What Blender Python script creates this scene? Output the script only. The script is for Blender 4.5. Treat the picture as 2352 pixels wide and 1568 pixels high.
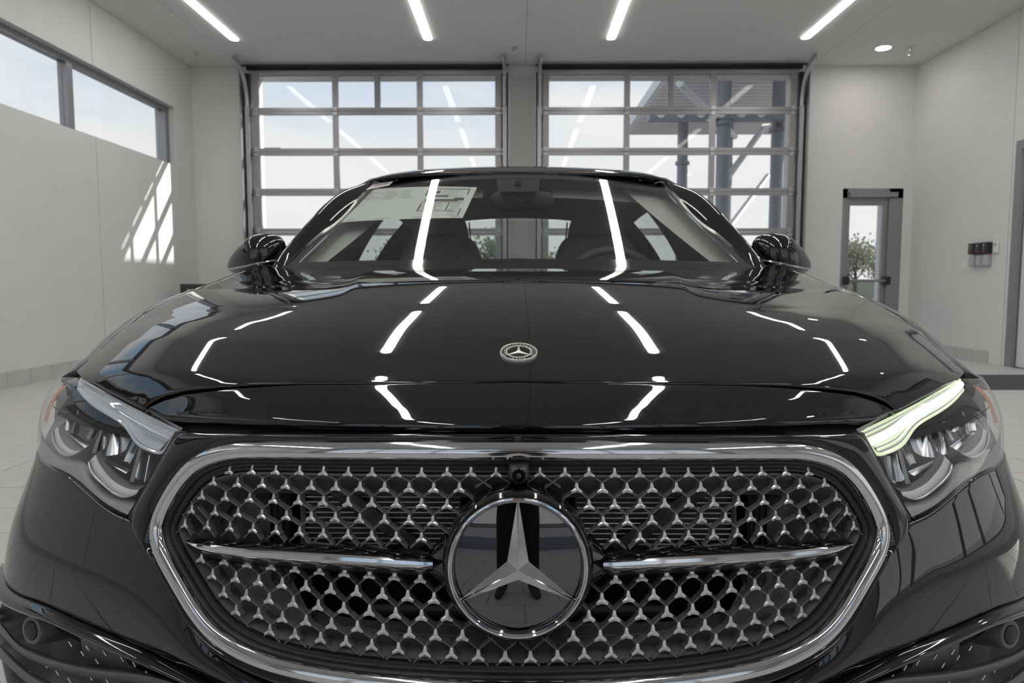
import bpy, math, random
import numpy as np
from mathutils import Vector, Matrix

for _o in list(bpy.data.objects):
    bpy.data.objects.remove(_o, do_unlink=True)
scene = bpy.context.scene
col = scene.collection
PI = math.pi
random.seed(7)

# ------------------------------------------------------------------ camera
FPX, PITCH, YAW = 1600.0, math.radians(4.6), math.radians(0.5)
CAM = np.array([0.0, -0.9, 0.95])
cam_data = bpy.data.cameras.new('camera')
cam = bpy.data.objects.new('camera', cam_data)
col.objects.link(cam)
cam_data.sensor_width = 36.0
cam_data.lens = FPX / 2352.0 * 36.0
cam_data.clip_start = 0.02
cam_data.clip_end = 400
cam.location = CAM
cam.rotation_euler = (PI / 2 - PITCH, 0, YAW)
cam_data.dof.use_dof = True
cam_data.dof.focus_distance = 1.12
cam_data.dof.aperture_fstop = 8.0
scene.camera = cam

# ------------------------------------------------------------------ view, world, sun
scene.view_settings.view_transform = 'Standard'
scene.view_settings.look = 'None'
scene.view_settings.exposure = 0.0
scene.view_settings.gamma = 1.0
scene.view_settings.use_curve_mapping = False
scene.cycles.use_denoising = True
scene.cycles.max_bounces = 10
scene.cycles.diffuse_bounces = 5
scene.cycles.glossy_bounces = 6
scene.cycles.transparent_max_bounces = 24
scene.cycles.caustics_reflective = False
scene.cycles.caustics_refractive = False
scene.cycles.sample_clamp_indirect = 6.0

STRIP_L = 22.0
SKY_L = 1.0
SUN_E = 7.0

world = bpy.data.worlds.new('world')
scene.world = world
world.use_nodes = True
nt = world.node_tree
nt.nodes.clear()
n_out = nt.nodes.new('ShaderNodeOutputWorld')
n_bg = nt.nodes.new('ShaderNodeBackground')
n_tc = nt.nodes.new('ShaderNodeTexCoord')
n_map = nt.nodes.new('ShaderNodeMapping')
n_map.inputs['Scale'].default_value = (1.0, 1.0, 3.0)
n_map.inputs['Location'].default_value = (0.35, 0.2, 0.1)
n_noise = nt.nodes.new('ShaderNodeTexNoise')
n_noise.inputs['Scale'].default_value = 2.6
n_noise.inputs['Detail'].default_value = 7.0
n_noise.inputs['Roughness'].default_value = 0.55
n_sep = nt.nodes.new('ShaderNodeSeparateXYZ')
n_hr = nt.nodes.new('ShaderNodeValToRGB')           # height above horizon -> clear sky colour
n_hr.color_ramp.elements[0].position = 0.16
n_hr.color_ramp.elements[0].color = (0.87, 0.885, 0.90, 1)
n_hr.color_ramp.elements[1].position = 0.7
n_hr.color_ramp.elements[1].color = (0.34, 0.54, 0.82, 1)
_e = n_hr.color_ramp.elements.new(0.36)
_e.color = (0.46, 0.64, 0.84, 1)
n_cr = nt.nodes.new('ShaderNodeValToRGB')           # cloud cover
n_cr.color_ramp.elements[0].position = 0.44
n_cr.color_ramp.elements[0].color = (0, 0, 0, 1)
n_cr.color_ramp.elements[1].position = 0.60
n_cr.color_ramp.elements[1].color = (1, 1, 1, 1)
n_mix = nt.nodes.new('ShaderNodeMixRGB')
n_mix.inputs[2].default_value = (0.90, 0.905, 0.905, 1)
lk = nt.links.new
lk(n_tc.outputs['Generated'], n_map.inputs['Vector'])
lk(n_map.outputs['Vector'], n_noise.inputs['Vector'])
lk(n_tc.outputs['Generated'], n_sep.inputs[0])
lk(n_sep.outputs['Z'], n_hr.inputs[0])
lk(n_noise.outputs['Fac'], n_cr.inputs[0])
lk(n_cr.outputs[0], n_mix.inputs[0])
lk(n_hr.outputs[0], n_mix.inputs[1])
lk(n_mix.outputs[0], n_bg.inputs['Color'])
n_bg.inputs['Strength'].default_value = SKY_L
lk(n_bg.outputs[0], n_out.inputs['Surface'])

sun_d = bpy.data.lights.new('sun', 'SUN')
sun = bpy.data.objects.new('sun', sun_d)
col.objects.link(sun)
sun_d.energy = SUN_E
sun_d.angle = math.radians(0.6)
sun_d.color = (1.0, 0.96, 0.90)
sun.location = (20, 14, 18)
sun.rotation_euler = Vector((-1.0, -0.50, -0.57)).to_track_quat('-Z', 'Y').to_euler()

# ------------------------------------------------------------------ helpers
def T(loc):
    return Matrix.Translation(Vector(loc))

def link(o, parent=None):
    col.objects.link(o)
    if parent is not None:
        o.parent = parent
        o.matrix_parent_inverse = T(-Vector(WLOC.get(parent.name, (0, 0, 0))))
    return o

WLOC = {}

def tag(o, label=None, cat=None, group=None, kind=None):
    if label: o['label'] = label
    if cat: o['category'] = cat
    if group: o['group'] = group
    if kind: o['kind'] = kind
    return o

def empty(name, loc, label=None, cat=None, group=None, kind=None, parent=None):
    o = bpy.data.objects.new(name, None)
    o.empty_display_size = 0.1
    link(o, parent)
    o.location = loc
    WLOC[o.name] = tuple(loc)
    return tag(o, label, cat, group, kind)

def mesh_data(name, verts, faces, mat, smooth=True, angle=40):
    me = bpy.data.meshes.new(name)
    me.from_pydata([tuple(map(float, v)) for v in verts], [], [tuple(map(int, f)) for f in faces])
    me.update()
    if mat is not None:
        me.materials.append(mat)
    if smooth:
        me.polygons.foreach_set('use_smooth', [True] * len(me.polygons))
        me.set_sharp_from_angle(angle=math.radians(angle))
    return me

def obj(name, verts, faces, mat, parent=None, smooth=True, angle=40, **kw):
    o = bpy.data.objects.new(name, mesh_data(name, verts, faces, mat, smooth, angle))
    link(o, parent)
    return tag(o, **kw)

class MB:
    """collects shapes into one mesh"""
    def __init__(s):
        s.v, s.f = [], []
    def add(s, v, f):
        n = len(s.v)
        s.v += [tuple(map(float, p)) for p in v]
        s.f += [tuple(int(i) + n for i in q) for q in f]
        return s
    def box(s, x0, x1, y0, y1, z0, z1):
        x0, x1 = min(x0, x1), max(x0, x1); y0, y1 = min(y0, y1), max(y0, y1); z0, z1 = min(z0, z1), max(z0, z1)
        v = [(x0,y0,z0),(x1,y0,z0),(x1,y1,z0),(x0,y1,z0),(x0,y0,z1),(x1,y0,z1),(x1,y1,z1),(x0,y1,z1)]
        return s.add(v, BOXF)
    def bbox(s, x0, x1, y0, y1, z0, z1, b):
        """box with chamfered edges"""
        x0, x1 = min(x0, x1), max(x0, x1); y0, y1 = min(y0, y1), max(y0, y1); z0, z1 = min(z0, z1), max(z0, z1)
        X, Y, Z = (x0, x1), (y0, y1), (z0, z1)
        v, idx = [], {}
        for i in (0, 1):
            for j in (0, 1):
                for k in (0, 1):
                    c = (X[i], Y[j], Z[k]); d = (b * (1 - 2*i), b * (1 - 2*j), b * (1 - 2*k))
                    for a in range(3):   # vertex lying on the face normal to axis a
                        p = [c[m] + (d[m] if m != a else 0) for m in range(3)]
                        idx[i, j, k, a] = len(v); v.append(p)
        f = []
        def q(*k): f.append([idx[m] for m in k])
        for i in (0, 1):
            o = [(i,0,0,0),(i,1,0,0),(i,1,1,0),(i,0,1,0)]; q(*(o if i else o[::-1]))
            o = [(0,i,0,1),(0,i,1,1),(1,i,1,1),(1,i,0,1)]; q(*(o if i else o[::-1]))
            o = [(0,0,i,2),(1,0,i,2),(1,1,i,2),(0,1,i,2)]; q(*(o if i else o[::-1]))
        for i in (0, 1):
            for j in (0, 1):
                o = [(i,j,0,0),(i,j,1,0),(i,j,1,1),(i,j,0,1)]; q(*(o[::-1] if i == j else o))
                o = [(i,0,j,0),(i,1,j,0),(i,1,j,2),(i,0,j,2)]; q(*(o if i == j else o[::-1]))
                o = [(0,i,j,1),(1,i,j,1),(1,i,j,2),(0,i,j,2)]; q(*(o[::-1] if i == j else o))
                for k in (0, 1):
                    o = [(i,j,k,0),(i,j,k,1),(i,j,k,2)]; q(*(o if (i+j+k) % 2 else o[::-1]))
        return s.add(v, f)
    def tube(s, pts, r, n=8, cap=True, closed=False):
        pts = [np.array(p, float) for p in pts]
        m = len(pts)
        rs = r if hasattr(r, '__len__') else [r] * m
        up = np.array([0.0, 0.0, 1.0])
        v = []
        u = None
        for i in range(m):
            if closed:
                t = pts[(i+1) % m] - pts[i-1]
            else:
                t = pts[min(i+1, m-1)] - pts[max(i-1, 0)]
            t = t / (np.linalg.norm(t) + 1e-12)
            if u is None:
                a = up if abs(t[2]) < 0.9 else np.array([1.0, 0, 0])
                u = np.cross(t, a)
            u = u - t * np.dot(u, t); u /= np.linalg.norm(u) + 1e-12
            w = np.cross(t, u)
            for k in range(n):
                a = 2 * PI * k / n
                v.append(pts[i] + rs[i] * (math.cos(a) * u + math.sin(a) * w))
        f = []
        for i in range(m if closed else m - 1):
            j = (i + 1) % m
            for k in range(n):
                k2 = (k + 1) % n
                f.append((i*n+k, i*n+k2, j*n+k2, j*n+k))
        if cap and not closed:
            f.append(tuple(range(n))[::-1]); f.append(tuple((m-1)*n + k for k in range(n)))
        return s.add(v, f)
    def grid(s, P, flip=False):
        P = np.asarray(P, float); a, b = P.shape[:2]
        f = []
        for i in range(a - 1):
            for j in range(b - 1):
                q = (i*b+j, (i+1)*b+j, (i+1)*b+j+1, i*b+j+1)
                f.append(q[::-1] if flip else q)
        return s.add(P.reshape(-1, 3), f)
    def lathe(s, prof, M=None, n=32, a0=0, a1=2*PI):
        """profile (r,z) about local z, placed with matrix M"""
        full = abs(a1 - a0 - 2*PI) < 1e-6
        k = n if full else n + 1
        v = []
        for r, z in prof:
            for i in range(k):
                a = a0 + (a1 - a0) * i / n
                p = Vector((r * math.cos(a), r * math.sin(a), z))
                v.append(tuple(M @ p) if M else tuple(p))
        f = []
        for j in range(len(prof) - 1):
            for i in range(k if full else k - 1):
                i2 = (i + 1) % k
                f.append((j*k+i, j*k+i2, (j+1)*k+i2, (j+1)*k+i))
        return s.add(v, f)
    def prism(s, poly, M, h):
        """polygon in local xy, extruded to local z = h"""
        n = len(poly)
        v = [tuple(M @ Vector((x, y, 0))) for x, y in poly] + [tuple(M @ Vector((x, y, h))) for x, y in poly]
        f = [tuple(range(n))[::-1], tuple(range(n, 2*n))] + [(i, (i+1) % n, n + (i+1) % n, n + i) for i in range(n)]
        return s.add(v, f)
    def build(s, name, mat, parent=None, smooth=True, angle=40, **kw):
        return obj(name, s.v, s.f, mat, parent, smooth, angle, **kw)

BOXF = [(0,3,2,1),(4,5,6,7),(0,1,5,4),(1,2,6,5),(2,3,7,6),(3,0,4,7)]

def box(name, x0, x1, y0, y1, z0, z1, mat, parent=None, b=0.0, **kw):
    m = MB()
    m.bbox(x0, x1, y0, y1, z0, z1, b) if b else m.box(x0, x1, y0, y1, z0, z1)
    return m.build(name, mat, parent, smooth=False, **kw)

def copy_tree(o, parent=None, loc=None, rot=None):
    c = o.copy(); col.objects.link(c)
    c.parent = parent
    if loc is not None: c.location = loc
    if rot is not None: c.rotation_euler = rot
    for ch in o.children:
        copy_tree(ch, c)
    return c

def spline(x, y, xs):
    """C2 natural cubic spline"""
    x = np.asarray(x, float); y = np.asarray(y, float); xs = np.asarray(xs, float)
    n = len(x); h = np.diff(x)
    A = np.zeros((n, n)); r = np.zeros((n,) + y.shape[1:])
    A[0, 0] = A[-1, -1] = 1
    for i in range(1, n - 1):
        A[i, i-1] = h[i-1]; A[i, i] = 2 * (h[i-1] + h[i]); A[i, i+1] = h[i]
        r[i] = 6 * ((y[i+1] - y[i]) / h[i] - (y[i] - y[i-1]) / h[i-1])
    M = np.linalg.solve(A, r)
    k = np.clip(np.searchsorted(x, xs) - 1, 0, n - 2)
    sh = (slice(None),) * xs.ndim + (None,) * (y.ndim - 1)
    hh, a, b = h[k][sh], (x[k+1] - xs)[sh], (xs - x[k])[sh]
    return (M[k]*a**3 + M[k+1]*b**3) / (6*hh) + (y[k]/hh - M[k]*hh/6)*a + (y[k+1]/hh - M[k+1]*hh/6)*b

def pchip(x, y, xs):
    """monotone cubic (no overshoot)"""
    x = np.asarray(x, float); y = np.asarray(y, float); xs = np.asarray(xs, float)
    h = np.diff(x); d = np.diff(y) / h
    m = np.zeros_like(x); m[0], m[-1] = d[0], d[-1]
    for i in range(1, len(x) - 1):
        if d[i-1] * d[i] > 0:
            w1, w2 = 2*h[i] + h[i-1], h[i] + 2*h[i-1]
            m[i] = (w1 + w2) / (w1 / d[i-1] + w2 / d[i])
    k = np.clip(np.searchsorted(x, xs) - 1, 0, len(x) - 2)
    t = np.clip((xs - x[k]) / h[k], -0.2, 1.2)
    return ((1+2*t)*(1-t)**2*y[k] + t*(1-t)**2*h[k]*m[k] + t*t*(3-2*t)*y[k+1] + t*t*(t-1)*h[k]*m[k+1])

def path(pts, n, closed=False):
    """smooth curve through points, n even samples by arc length"""
    p = np.asarray(pts, float)
    if closed:
        p = np.vstack([p[-3:], p, p[:4]])
    d = np.r_[0, np.cumsum(np.maximum(np.linalg.norm(np.diff(p, axis=0), axis=1) ** 0.5, 1e-6))]
    if closed:
        t = np.linspace(d[3], d[-4], n * 8 + 1)
    else:
        t = np.linspace(0, d[-1], n * 8)
    q = spline(d, p, t)
    L = np.r_[0, np.cumsum(np.linalg.norm(np.diff(q, axis=0), axis=1))]
    s = np.linspace(0, L[-1], n + 1)[:-1] if closed else np.linspace(0, L[-1], n)
    return np.stack([np.interp(s, L, q[:, k]) for k in range(p.shape[1])], 1)

# ------------------------------------------------------------------ materials
MATS = {}
def mat(name, color, rough=0.5, metal=0.0, spec=0.5, coat=0.0, coat_rough=0.03, emit=None, emit_s=0.0,
        noise=0.0, nscale=8.0, bump=0.0, bscale=60.0, detail=4.0):
    if name in MATS: return MATS[name]
    m = bpy.data.materials.new(name); m.use_nodes = True
    t = m.node_tree; b = t.nodes['Principled BSDF']
    b.inputs['Base Color'].default_value = (*color, 1)
    b.inputs['Roughness'].default_value = rough
    b.inputs['Metallic'].default_value = metal
    b.inputs['Specular IOR Level'].default_value = spec
    b.inputs['Coat Weight'].default_value = coat
    b.inputs['Coat Roughness'].default_value = coat_rough
    if emit:
        b.inputs['Emission Color'].default_value = (*emit, 1)
        b.inputs['Emission Strength'].default_value = emit_s
    if noise or bump:
        tc = t.nodes.new('ShaderNodeTexCoord')
    if noise:
        nz = t.nodes.new('ShaderNodeTexNoise'); nz.inputs['Scale'].default_value = nscale; nz.inputs['Detail'].default_value = detail
        mx = t.nodes.new('ShaderNodeMixRGB')
        mx.inputs[1].default_value = (*[c * (1 - noise) for c in color], 1)
        mx.inputs[2].default_value = (*[min(1, c * (1 + noise)) for c in color], 1)
        t.links.new(tc.outputs['Object'], nz.inputs['Vector'])
        t.links.new(nz.outputs['Fac'], mx.inputs[0])
        t.links.new(mx.outputs[0], b.inputs['Base Color'])
    if bump:
        n2 = t.nodes.new('ShaderNodeTexNoise'); n2.inputs['Scale'].default_value = bscale; n2.inputs['Detail'].default_value = 6
        bp = t.nodes.new('ShaderNodeBump'); bp.inputs['Strength'].default_value = bump; bp.inputs['Distance'].default_value = 0.01
        t.links.new(tc.outputs['Object'], n2.inputs['Vector'])
        t.links.new(n2.outputs['Fac'], bp.inputs['Height'])
        t.links.new(bp.outputs[0], b.inputs['Normal'])
    MATS[name] = m
    return m

def glass_mat(name, tint=(1, 1, 1), ior=1.5, boost=1.0):
    """thin pane: Fresnel mirror over clear transmission"""
    if name in MATS: return MATS[name]
    m = bpy.data.materials.new(name); m.use_nodes = True
    t = m.node_tree; t.nodes.clear()
    o = t.nodes.new('ShaderNodeOutputMaterial'); mx = t.nodes.new('ShaderNodeMixShader')
    tr = t.nodes.new('ShaderNodeBsdfTransparent'); gl = t.nodes.new('ShaderNodeBsdfGlossy'); fr = t.nodes.new('ShaderNodeFresnel')
    mu = t.nodes.new('ShaderNodeMath'); mu.operation = 'MULTIPLY'; mu.inputs[1].default_value = boost; mu.use_clamp = True
    tr.inputs[0].default_value = (*tint, 1); gl.inputs['Roughness'].default_value = 0.0
    ge = t.nodes.new('ShaderNodeNewGeometry'); mi = t.nodes.new('ShaderNodeMix')     # same mirror from either face of the pane
    mi.inputs[2].default_value = ior; mi.inputs[3].default_value = 1 / ior
    t.links.new(ge.outputs['Backfacing'], mi.inputs[0]); t.links.new(mi.outputs[0], fr.inputs['IOR'])
    t.links.new(fr.outputs[0], mu.inputs[0]); t.links.new(mu.outputs[0], mx.inputs[0])
    t.links.new(tr.outputs[0], mx.inputs[1]); t.links.new(gl.outputs[0], mx.inputs[2])
    t.links.new(mx.outputs[0], o.inputs[0])
    MATS[name] = m
    return m

M_wall = mat('wall_plaster', (0.70, 0.70, 0.69), 0.75, noise=0.045, nscale=2.2, bump=0.10, bscale=45, detail=8)
M_ceil = mat('ceiling_paint', (0.72, 0.72, 0.71), 0.8, noise=0.02, nscale=1.0)
M_reveal = mat('window_reveal', (0.66, 0.66, 0.65), 0.7, noise=0.02)
M_alu = mat('brushed_aluminium', (0.33, 0.33, 0.34), 0.42, metal=0.7, noise=0.05, nscale=30)
M_track = mat('galvanised_track', (0.45, 0.46, 0.47), 0.35, metal=0.85, noise=0.08, nscale=14)
M_rubber = mat('black_rubber', (0.02, 0.02, 0.022), 0.6, noise=0.2, nscale=40)
M_pane = glass_mat('window_pane', (0.985, 0.985, 0.98), 1.18)
M_tile = mat('floor_paver', (0.54, 0.537, 0.53), 0.42, noise=0.10, nscale=3.0, bump=0.06, bscale=80, detail=8)
M_grout = mat('floor_grout', (0.30, 0.30, 0.295), 0.8, noise=0.1, nscale=20)
M_basetile = mat('base_tile', (0.52, 0.52, 0.51), 0.4, noise=0.05, nscale=5)
M_led = mat('led_diffuser', (0.9, 0.9, 0.88), 0.4, emit=(1.0, 0.96, 0.915), emit_s=STRIP_L, noise=0.01)
M_whitemetal = mat('white_enamel', (0.72, 0.72, 0.72), 0.4, noise=0.02)
M_mat = mat('floor_mat', (0.09, 0.095, 0.095), 0.9, noise=0.3, nscale=120, bump=0.4, bscale=300)
# ------------------------------------------------------------------ room shell
XL, XR, YB, YF, ZC = -4.75, 5.75, 9.45, -4.3, 4.1
WT = 0.28                                             # wall thickness

floor = box('floor', XL - WT, XR + WT, YF - WT, YB + WT, -0.12, -0.006, M_grout, kind='structure',
            label='light grey paver floor of the delivery bay')
# pavers 0.6 x 0.3 m in running bond; the ones the photograph shows are single pieces, the rest one part
tw, tl, gap = 0.30, 0.60, 0.006
pav = mesh_data('paver', *(lambda m: (m.v, m.f))(MB().bbox(-tl/2 + gap/2, tl/2 - gap/2, -tw/2 + gap/2, tw/2 - gap/2, -0.03, 0.0, 0.0015)), M_tile, False)
rest = MB(); near = []
ny = int(round((YB - YF) / tw)); nx = int((XR - XL) / tl) + 2
for j in range(ny):
    y = YF + (j + 0.5) * tw
    for i in range(nx):
        x0 = XL + (i - (0.5 if j % 2 else 0.0)) * tl; x1 = min(x0 + tl, XR); x0 = max(x0, XL)
        if x1 - x0 < 0.05: continue
        xm = (x0 + x1) / 2
        full = abs(x1 - x0 - tl) < 1e-3
        vis = full and ((xm < -0.98 and xm > XL and 0.6 < y < 7.3 and xm / (y + 0.9) > -0.80) or (xm > 3.0 and 2.6 < y < 8.6 and xm / (y + 0.9) < 0.80 and xm/(y+0.9) > 0.52))
        if vis: near.append((xm, y))
        else: rest.bbox(x0 + gap/2, x1 - gap/2, y - tw/2 + gap/2, y + tw/2 - gap/2, -0.03, 0.0, 0.0015)
random.shuffle(near)
near.sort(key=lambda p: p[0]**2 + (p[1] + .9)**2)
for (x, y) in near[:290]:
    o = bpy.data.objects.new('paver', pav); link(o, floor); o.location = (x, y, random.uniform(-0.0006, 0.0004))
for (x, y) in near[290:]:
    rest.bbox(x - tl/2 + gap/2, x + tl/2 - gap/2, y - tw/2 + gap/2, y + tw/2 - gap/2, -0.03, 0.0, 0.0015)
rest.build('paving', M_tile, floor, smooth=False, kind='stuff')

def wall(name, axis, pos, out, u0, u1, openings, joints, label):
    """wall in plane x=pos or y=pos (axis), thickness WT on side `out`; openings (a0,a1,z0,z1); joints split it into panels"""
    z1 = ZC
    m = MB()
    def slab(mb, a0, a1, za, zb, d0, d1):
        if a1 - a0 < 1e-4 or zb - za < 1e-4: return
        p0, p1 = pos + out * d0, pos + out * d1
        if axis == 'x': mb.box(p0, p1, a0, a1, za, zb)
        else: mb.box(a0, a1, p0, p1, za, zb)
    def fill(mb, a0, a1, d0, d1, za=0.0, zb=z1):
        cs = sorted({a0, a1, *[max(a0, min(a1, o[k])) for o in openings for k in (0, 1)]})
        for a, b in zip(cs, cs[1:]):
            zs = [za]
            for o in sorted(openings, key=lambda o: o[2]):
                if o[0] <= a + 1e-6 and o[1] >= b - 1e-6:
                    zs += [o[2], o[3]]
            zs.append(zb)
            for q in range(0, len(zs), 2): slab(mb, a, b, zs[q], zs[q+1], d0, d1)
    fill(m, u0, u1, 0.02, WT)
    w = m.build(name, M_wall, smooth=False, kind='structure', label=label)
    js = [u0] + list(joints) + [u1]
    for k, (a, b) in enumerate(zip(js, js[1:])):
        pm = MB(); fill(pm, a + (0.005 if k else 0), b - (0.005 if k < len(js) - 2 else 0), 0.0, 0.02)
        pm.build('wall_panel', M_wall, w, smooth=False)
    return w

DW = [(-3.88, -0.19), (0.30, 4.03)]                    # the two garage door openings (x ranges)
DH = 4.02
wall('wall_left', 'x', XL, -1, YF, YB, [(-2.4, 8.92, 2.61, 3.40)], [-0.4, 3.3, 7.05], 'grey plaster side wall below the ribbon windows')
wall('wall_right', 'x', XR, 1, YF, YB, [(5.0, 7.32, 0.0, 2.60), (-3.6, 2.2, 0.35, 3.2)], [3.6, 7.40], 'pale grey plaster side wall with keypads')
wall('wall_back', 'y', YB, 1, XL - WT, XR + WT, [(DW[0][0] + .06, DW[0][1] - .06, 0, DH - .05), (DW[1][0] + .06, DW[1][1] - .06, 0, DH - .05), (4.74, 5.62, 0, 2.36)], [], 'grey end wall holding both garage doors')
wall('wall_front', 'y', YF, -1, XL - WT, XR + WT, [(DW[0][0] + .06, DW[0][1] - .06, 0, DH - .05), (DW[1][0] + .06, DW[1][1] - .06, 0, DH - .05)], [], 'grey end wall behind the photographer')

# ceiling in large boards
ceil = box('ceiling', XL - WT, XR + WT, YF - WT, YB + WT, ZC + 0.012, ZC + 0.3, M_ceil, kind='structure', label='flat painted ceiling with slim light slots')
for x0, x1 in ((XL, -4.0), (-4.0, 0.10), (0.10, 4.2), (4.2, XR)):
    for y0, y1 in ((YF, -0.2), (-0.2, 3.4), (3.4, 7.05), (7.05, YB)):
        box('ceiling_board', x0 + .003, x1 - .003, y0 + .003, y1 - .003, ZC, ZC + 0.012, M_ceil, ceil)

# base tiles along the walls
for nm, axis, pos, sgn, a0, a1, skip in (('baseboard_left', 'x', XL, 1, YF, YB, []), ('baseboard_right', 'x', XR, -1, YF, YB, [(5.0, 7.32)]),
                                         ('baseboard_back', 'y', YB, -1, XL + .02, XR - .02, [DW[0], DW[1], (4.74, 5.62)])):
    base = None
    n = int((a1 - a0) / 0.30)
    for k in range(n):
        a = a0 + (a1 - a0) * k / n; b = a0 + (a1 - a0) * (k + 1) / n
        if any(b > s0 - .1 and a < s1 + .1 for s0, s1 in skip): continue
        m = MB(); d = 0.012
        if axis == 'x': m.bbox(pos, pos + sgn * d, a + .003, b - .003, 0.0, 0.15, .0015)
        else: m.bbox(a + .003, b - .003, pos, pos + sgn * d, 0.0, 0.15, .0015)
        if base is None:
            base = m.build(nm, M_basetile, smooth=False, kind='structure', label='row of pale base tiles along the ' + {'baseboard_left': 'window wall', 'baseboard_right': 'keypad wall', 'baseboard_back': 'garage door wall'}[nm])
        else:
            m.build('base_tile', M_basetile, base, smooth=False)

# ------------------------------------------------------------------ ribbon window in the left wall
def ribbon(name, x, y0, y1, z0, z1, mulls, label, side=-1):
    w = empty(name, (x, (y0 + y1) / 2, z0), label=label, kind='structure')
    d = 0.10
    box('frame_rail', x - d/2, x + d/2, y0, y1, z0, z0 + .035, M_alu, w)
    box('frame_rail', x - d/2, x + d/2, y0, y1, z1 - .06, z1, M_alu, w)
    ys = [y0] + mulls + [y1]
    for k, y in enumerate(ys):
        hw = 0.05
        yc = min(max(y, y0 + hw), y1 - hw)
        box('mullion', x - d/2, x + d/2, yc - hw, yc + hw, z0 + .035, z1 - .06, M_alu, w)
    for a, b in zip(ys, ys[1:]):
        box('pane', x - .004, x + .004, a + .05, b - .05, z0 + .03, z1 - .055, M_pane, w)
    return w
ribbon('window_1', XL - 0.14, -2.4, 8.92, 2.61, 3.40, [-0.2, 2.0, 4.45, 6.78], 'long ribbon window high in the left wall')
ribbon('window_2', XR + 0.14, -3.6, 2.2, 0.35, 3.2, [-1.7, 0.3], 'tall glazing in the right wall beside the photographer')

# ------------------------------------------------------------------ sectional glass garage doors
def garage_door(name, x0, x1, y, yin, label, lamp=None):
    """y = door plane, yin = +1 when the room lies towards +y"""
    g = empty(name, ((x0 + x1) / 2, y, 0), label=label, kind='structure')
    t = 0.045
    zs = [4.022, 3.449, 2.875, 2.301, 1.727, 1.153, 0.579, 0.02]
    xm = [x0 + .10, x0 + (x1 - x0) * 0.338, x0 + (x1 - x0) * 0.668, x1 - .10]
    for r in range(7):
        zt, zb = zs[r], zs[r+1]
        box('rail', x0 + .02, x1 - .02, y - t/2, y + t/2, zt - .05, zt - .003, M_alu, g)
        box('rail', x0 + .02, x1 - .02, y - t/2, y + t/2, zb + .003, zb + .05, M_alu, g)
        cuts = list(xm)
        if r == 0: cuts = [xm[0], xm[1], (xm[1] + xm[2]) / 2, xm[2], xm[3]]
        hw = 0.042
        for c in cuts:
            box('stile', c - hw, c + hw, y - t/2 + .002, y + t/2 - .002, zb + .05, zt - .05, M_alu, g)
        for a, b in zip(cuts, cuts[1:]):
            box('pane', a + hw - .004, b - hw + .004, y - .003, y + .003, zb + .046, zt - .046, M_pane, g)
        # hinges and rollers at the section joint
        if r:
            for c in xm:
                m = MB(); m.box(c - .03, c + .03, y + yin * t/2, y + yin * (t/2 + .012), zt - .06, zt + .06)
                m.tube([(c - .04, y + yin * (t/2 + .015), zt), (c + .04, y + yin * (t/2 + .015), zt)], .012, 8)
                m.build('hinge', M_track, g, smooth=False)
    box('top_seal', x0 - .02, x1 + .02, y - t/2 - .01, y + t/2 + .03 * yin, 4.024, 4.097, M_rubber, g)
    for sx, xe in ((-1, x0), (1, x1)):
        m = MB(); yo = y + yin * 0.075
        m.box(xe - .03, xe + .03, yo - .03, yo + .005, 0.0, 3.5)
        m.box(xe + sx * .028, xe + sx * .034, yo - .03 , yo + yin * .03, 0.0, 3.5)
        pts = [(xe, yo - .012 + yin * (0.42 * (1 - math.cos(a))), 3.5 + 0.55 * math.sin(a)) for a in np.linspace(0, PI/2, 9)]
        m.tube(pts, .03, 6)
        m.build('track', M_track, g, smooth=False)
        box('jamb_seal', xe - .015 if sx > 0 else xe - .045, xe + .045 if sx > 0 else xe + .015, y - .04, y + .03, 0.0, 3.98, M_rubber, g)
        box('jamb_angle', xe + sx * .05, xe + sx * .06, y - .02, y + .22 * yin, 0.0, 3.98, M_track, g)
    m = MB(); m.tube([(x0 - .05, y + yin * .12, 4.06), (x1 + .05, y + yin * .12, 4.06)], .016, 8)
    m.build('torsion_shaft', M_rubber, g)
    return g
garage_door('door_1', DW[0][0], DW[0][1], 9.36, -1, 'glass sectional garage door left of the car roof')
garage_door('door_2', DW[1][0], DW[1][1], 9.36, -1, 'glass sectional garage door right of the car roof')
garage_door('door_3', DW[0][0], DW[0][1], YF - 0.04, 1, 'glass sectional garage door behind the photographer, left')
garage_door('door_4', DW[1][0], DW[1][1], YF - 0.04, 1, 'glass sectional garage door behind the photographer, right')
# short returns that close the gap between door plane and end wall
for x0, x1 in DW:
    for xe, s in ((x0, -1), (x1, 1)):
        box('trim_1' if (x0 < 0 and s < 0) else 'trim_2' if x0 < 0 else 'trim_3' if s < 0 else 'trim_4', xe + s * .06 , xe - s * .0, 9.40, YB, 0, 4.02, M_wall, kind='structure', label='plain return strip on the ' + ('left' if s < 0 else 'right') + ' edge of the ' + ('left' if x0 < 0 else 'right') + ' far garage door')

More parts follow.
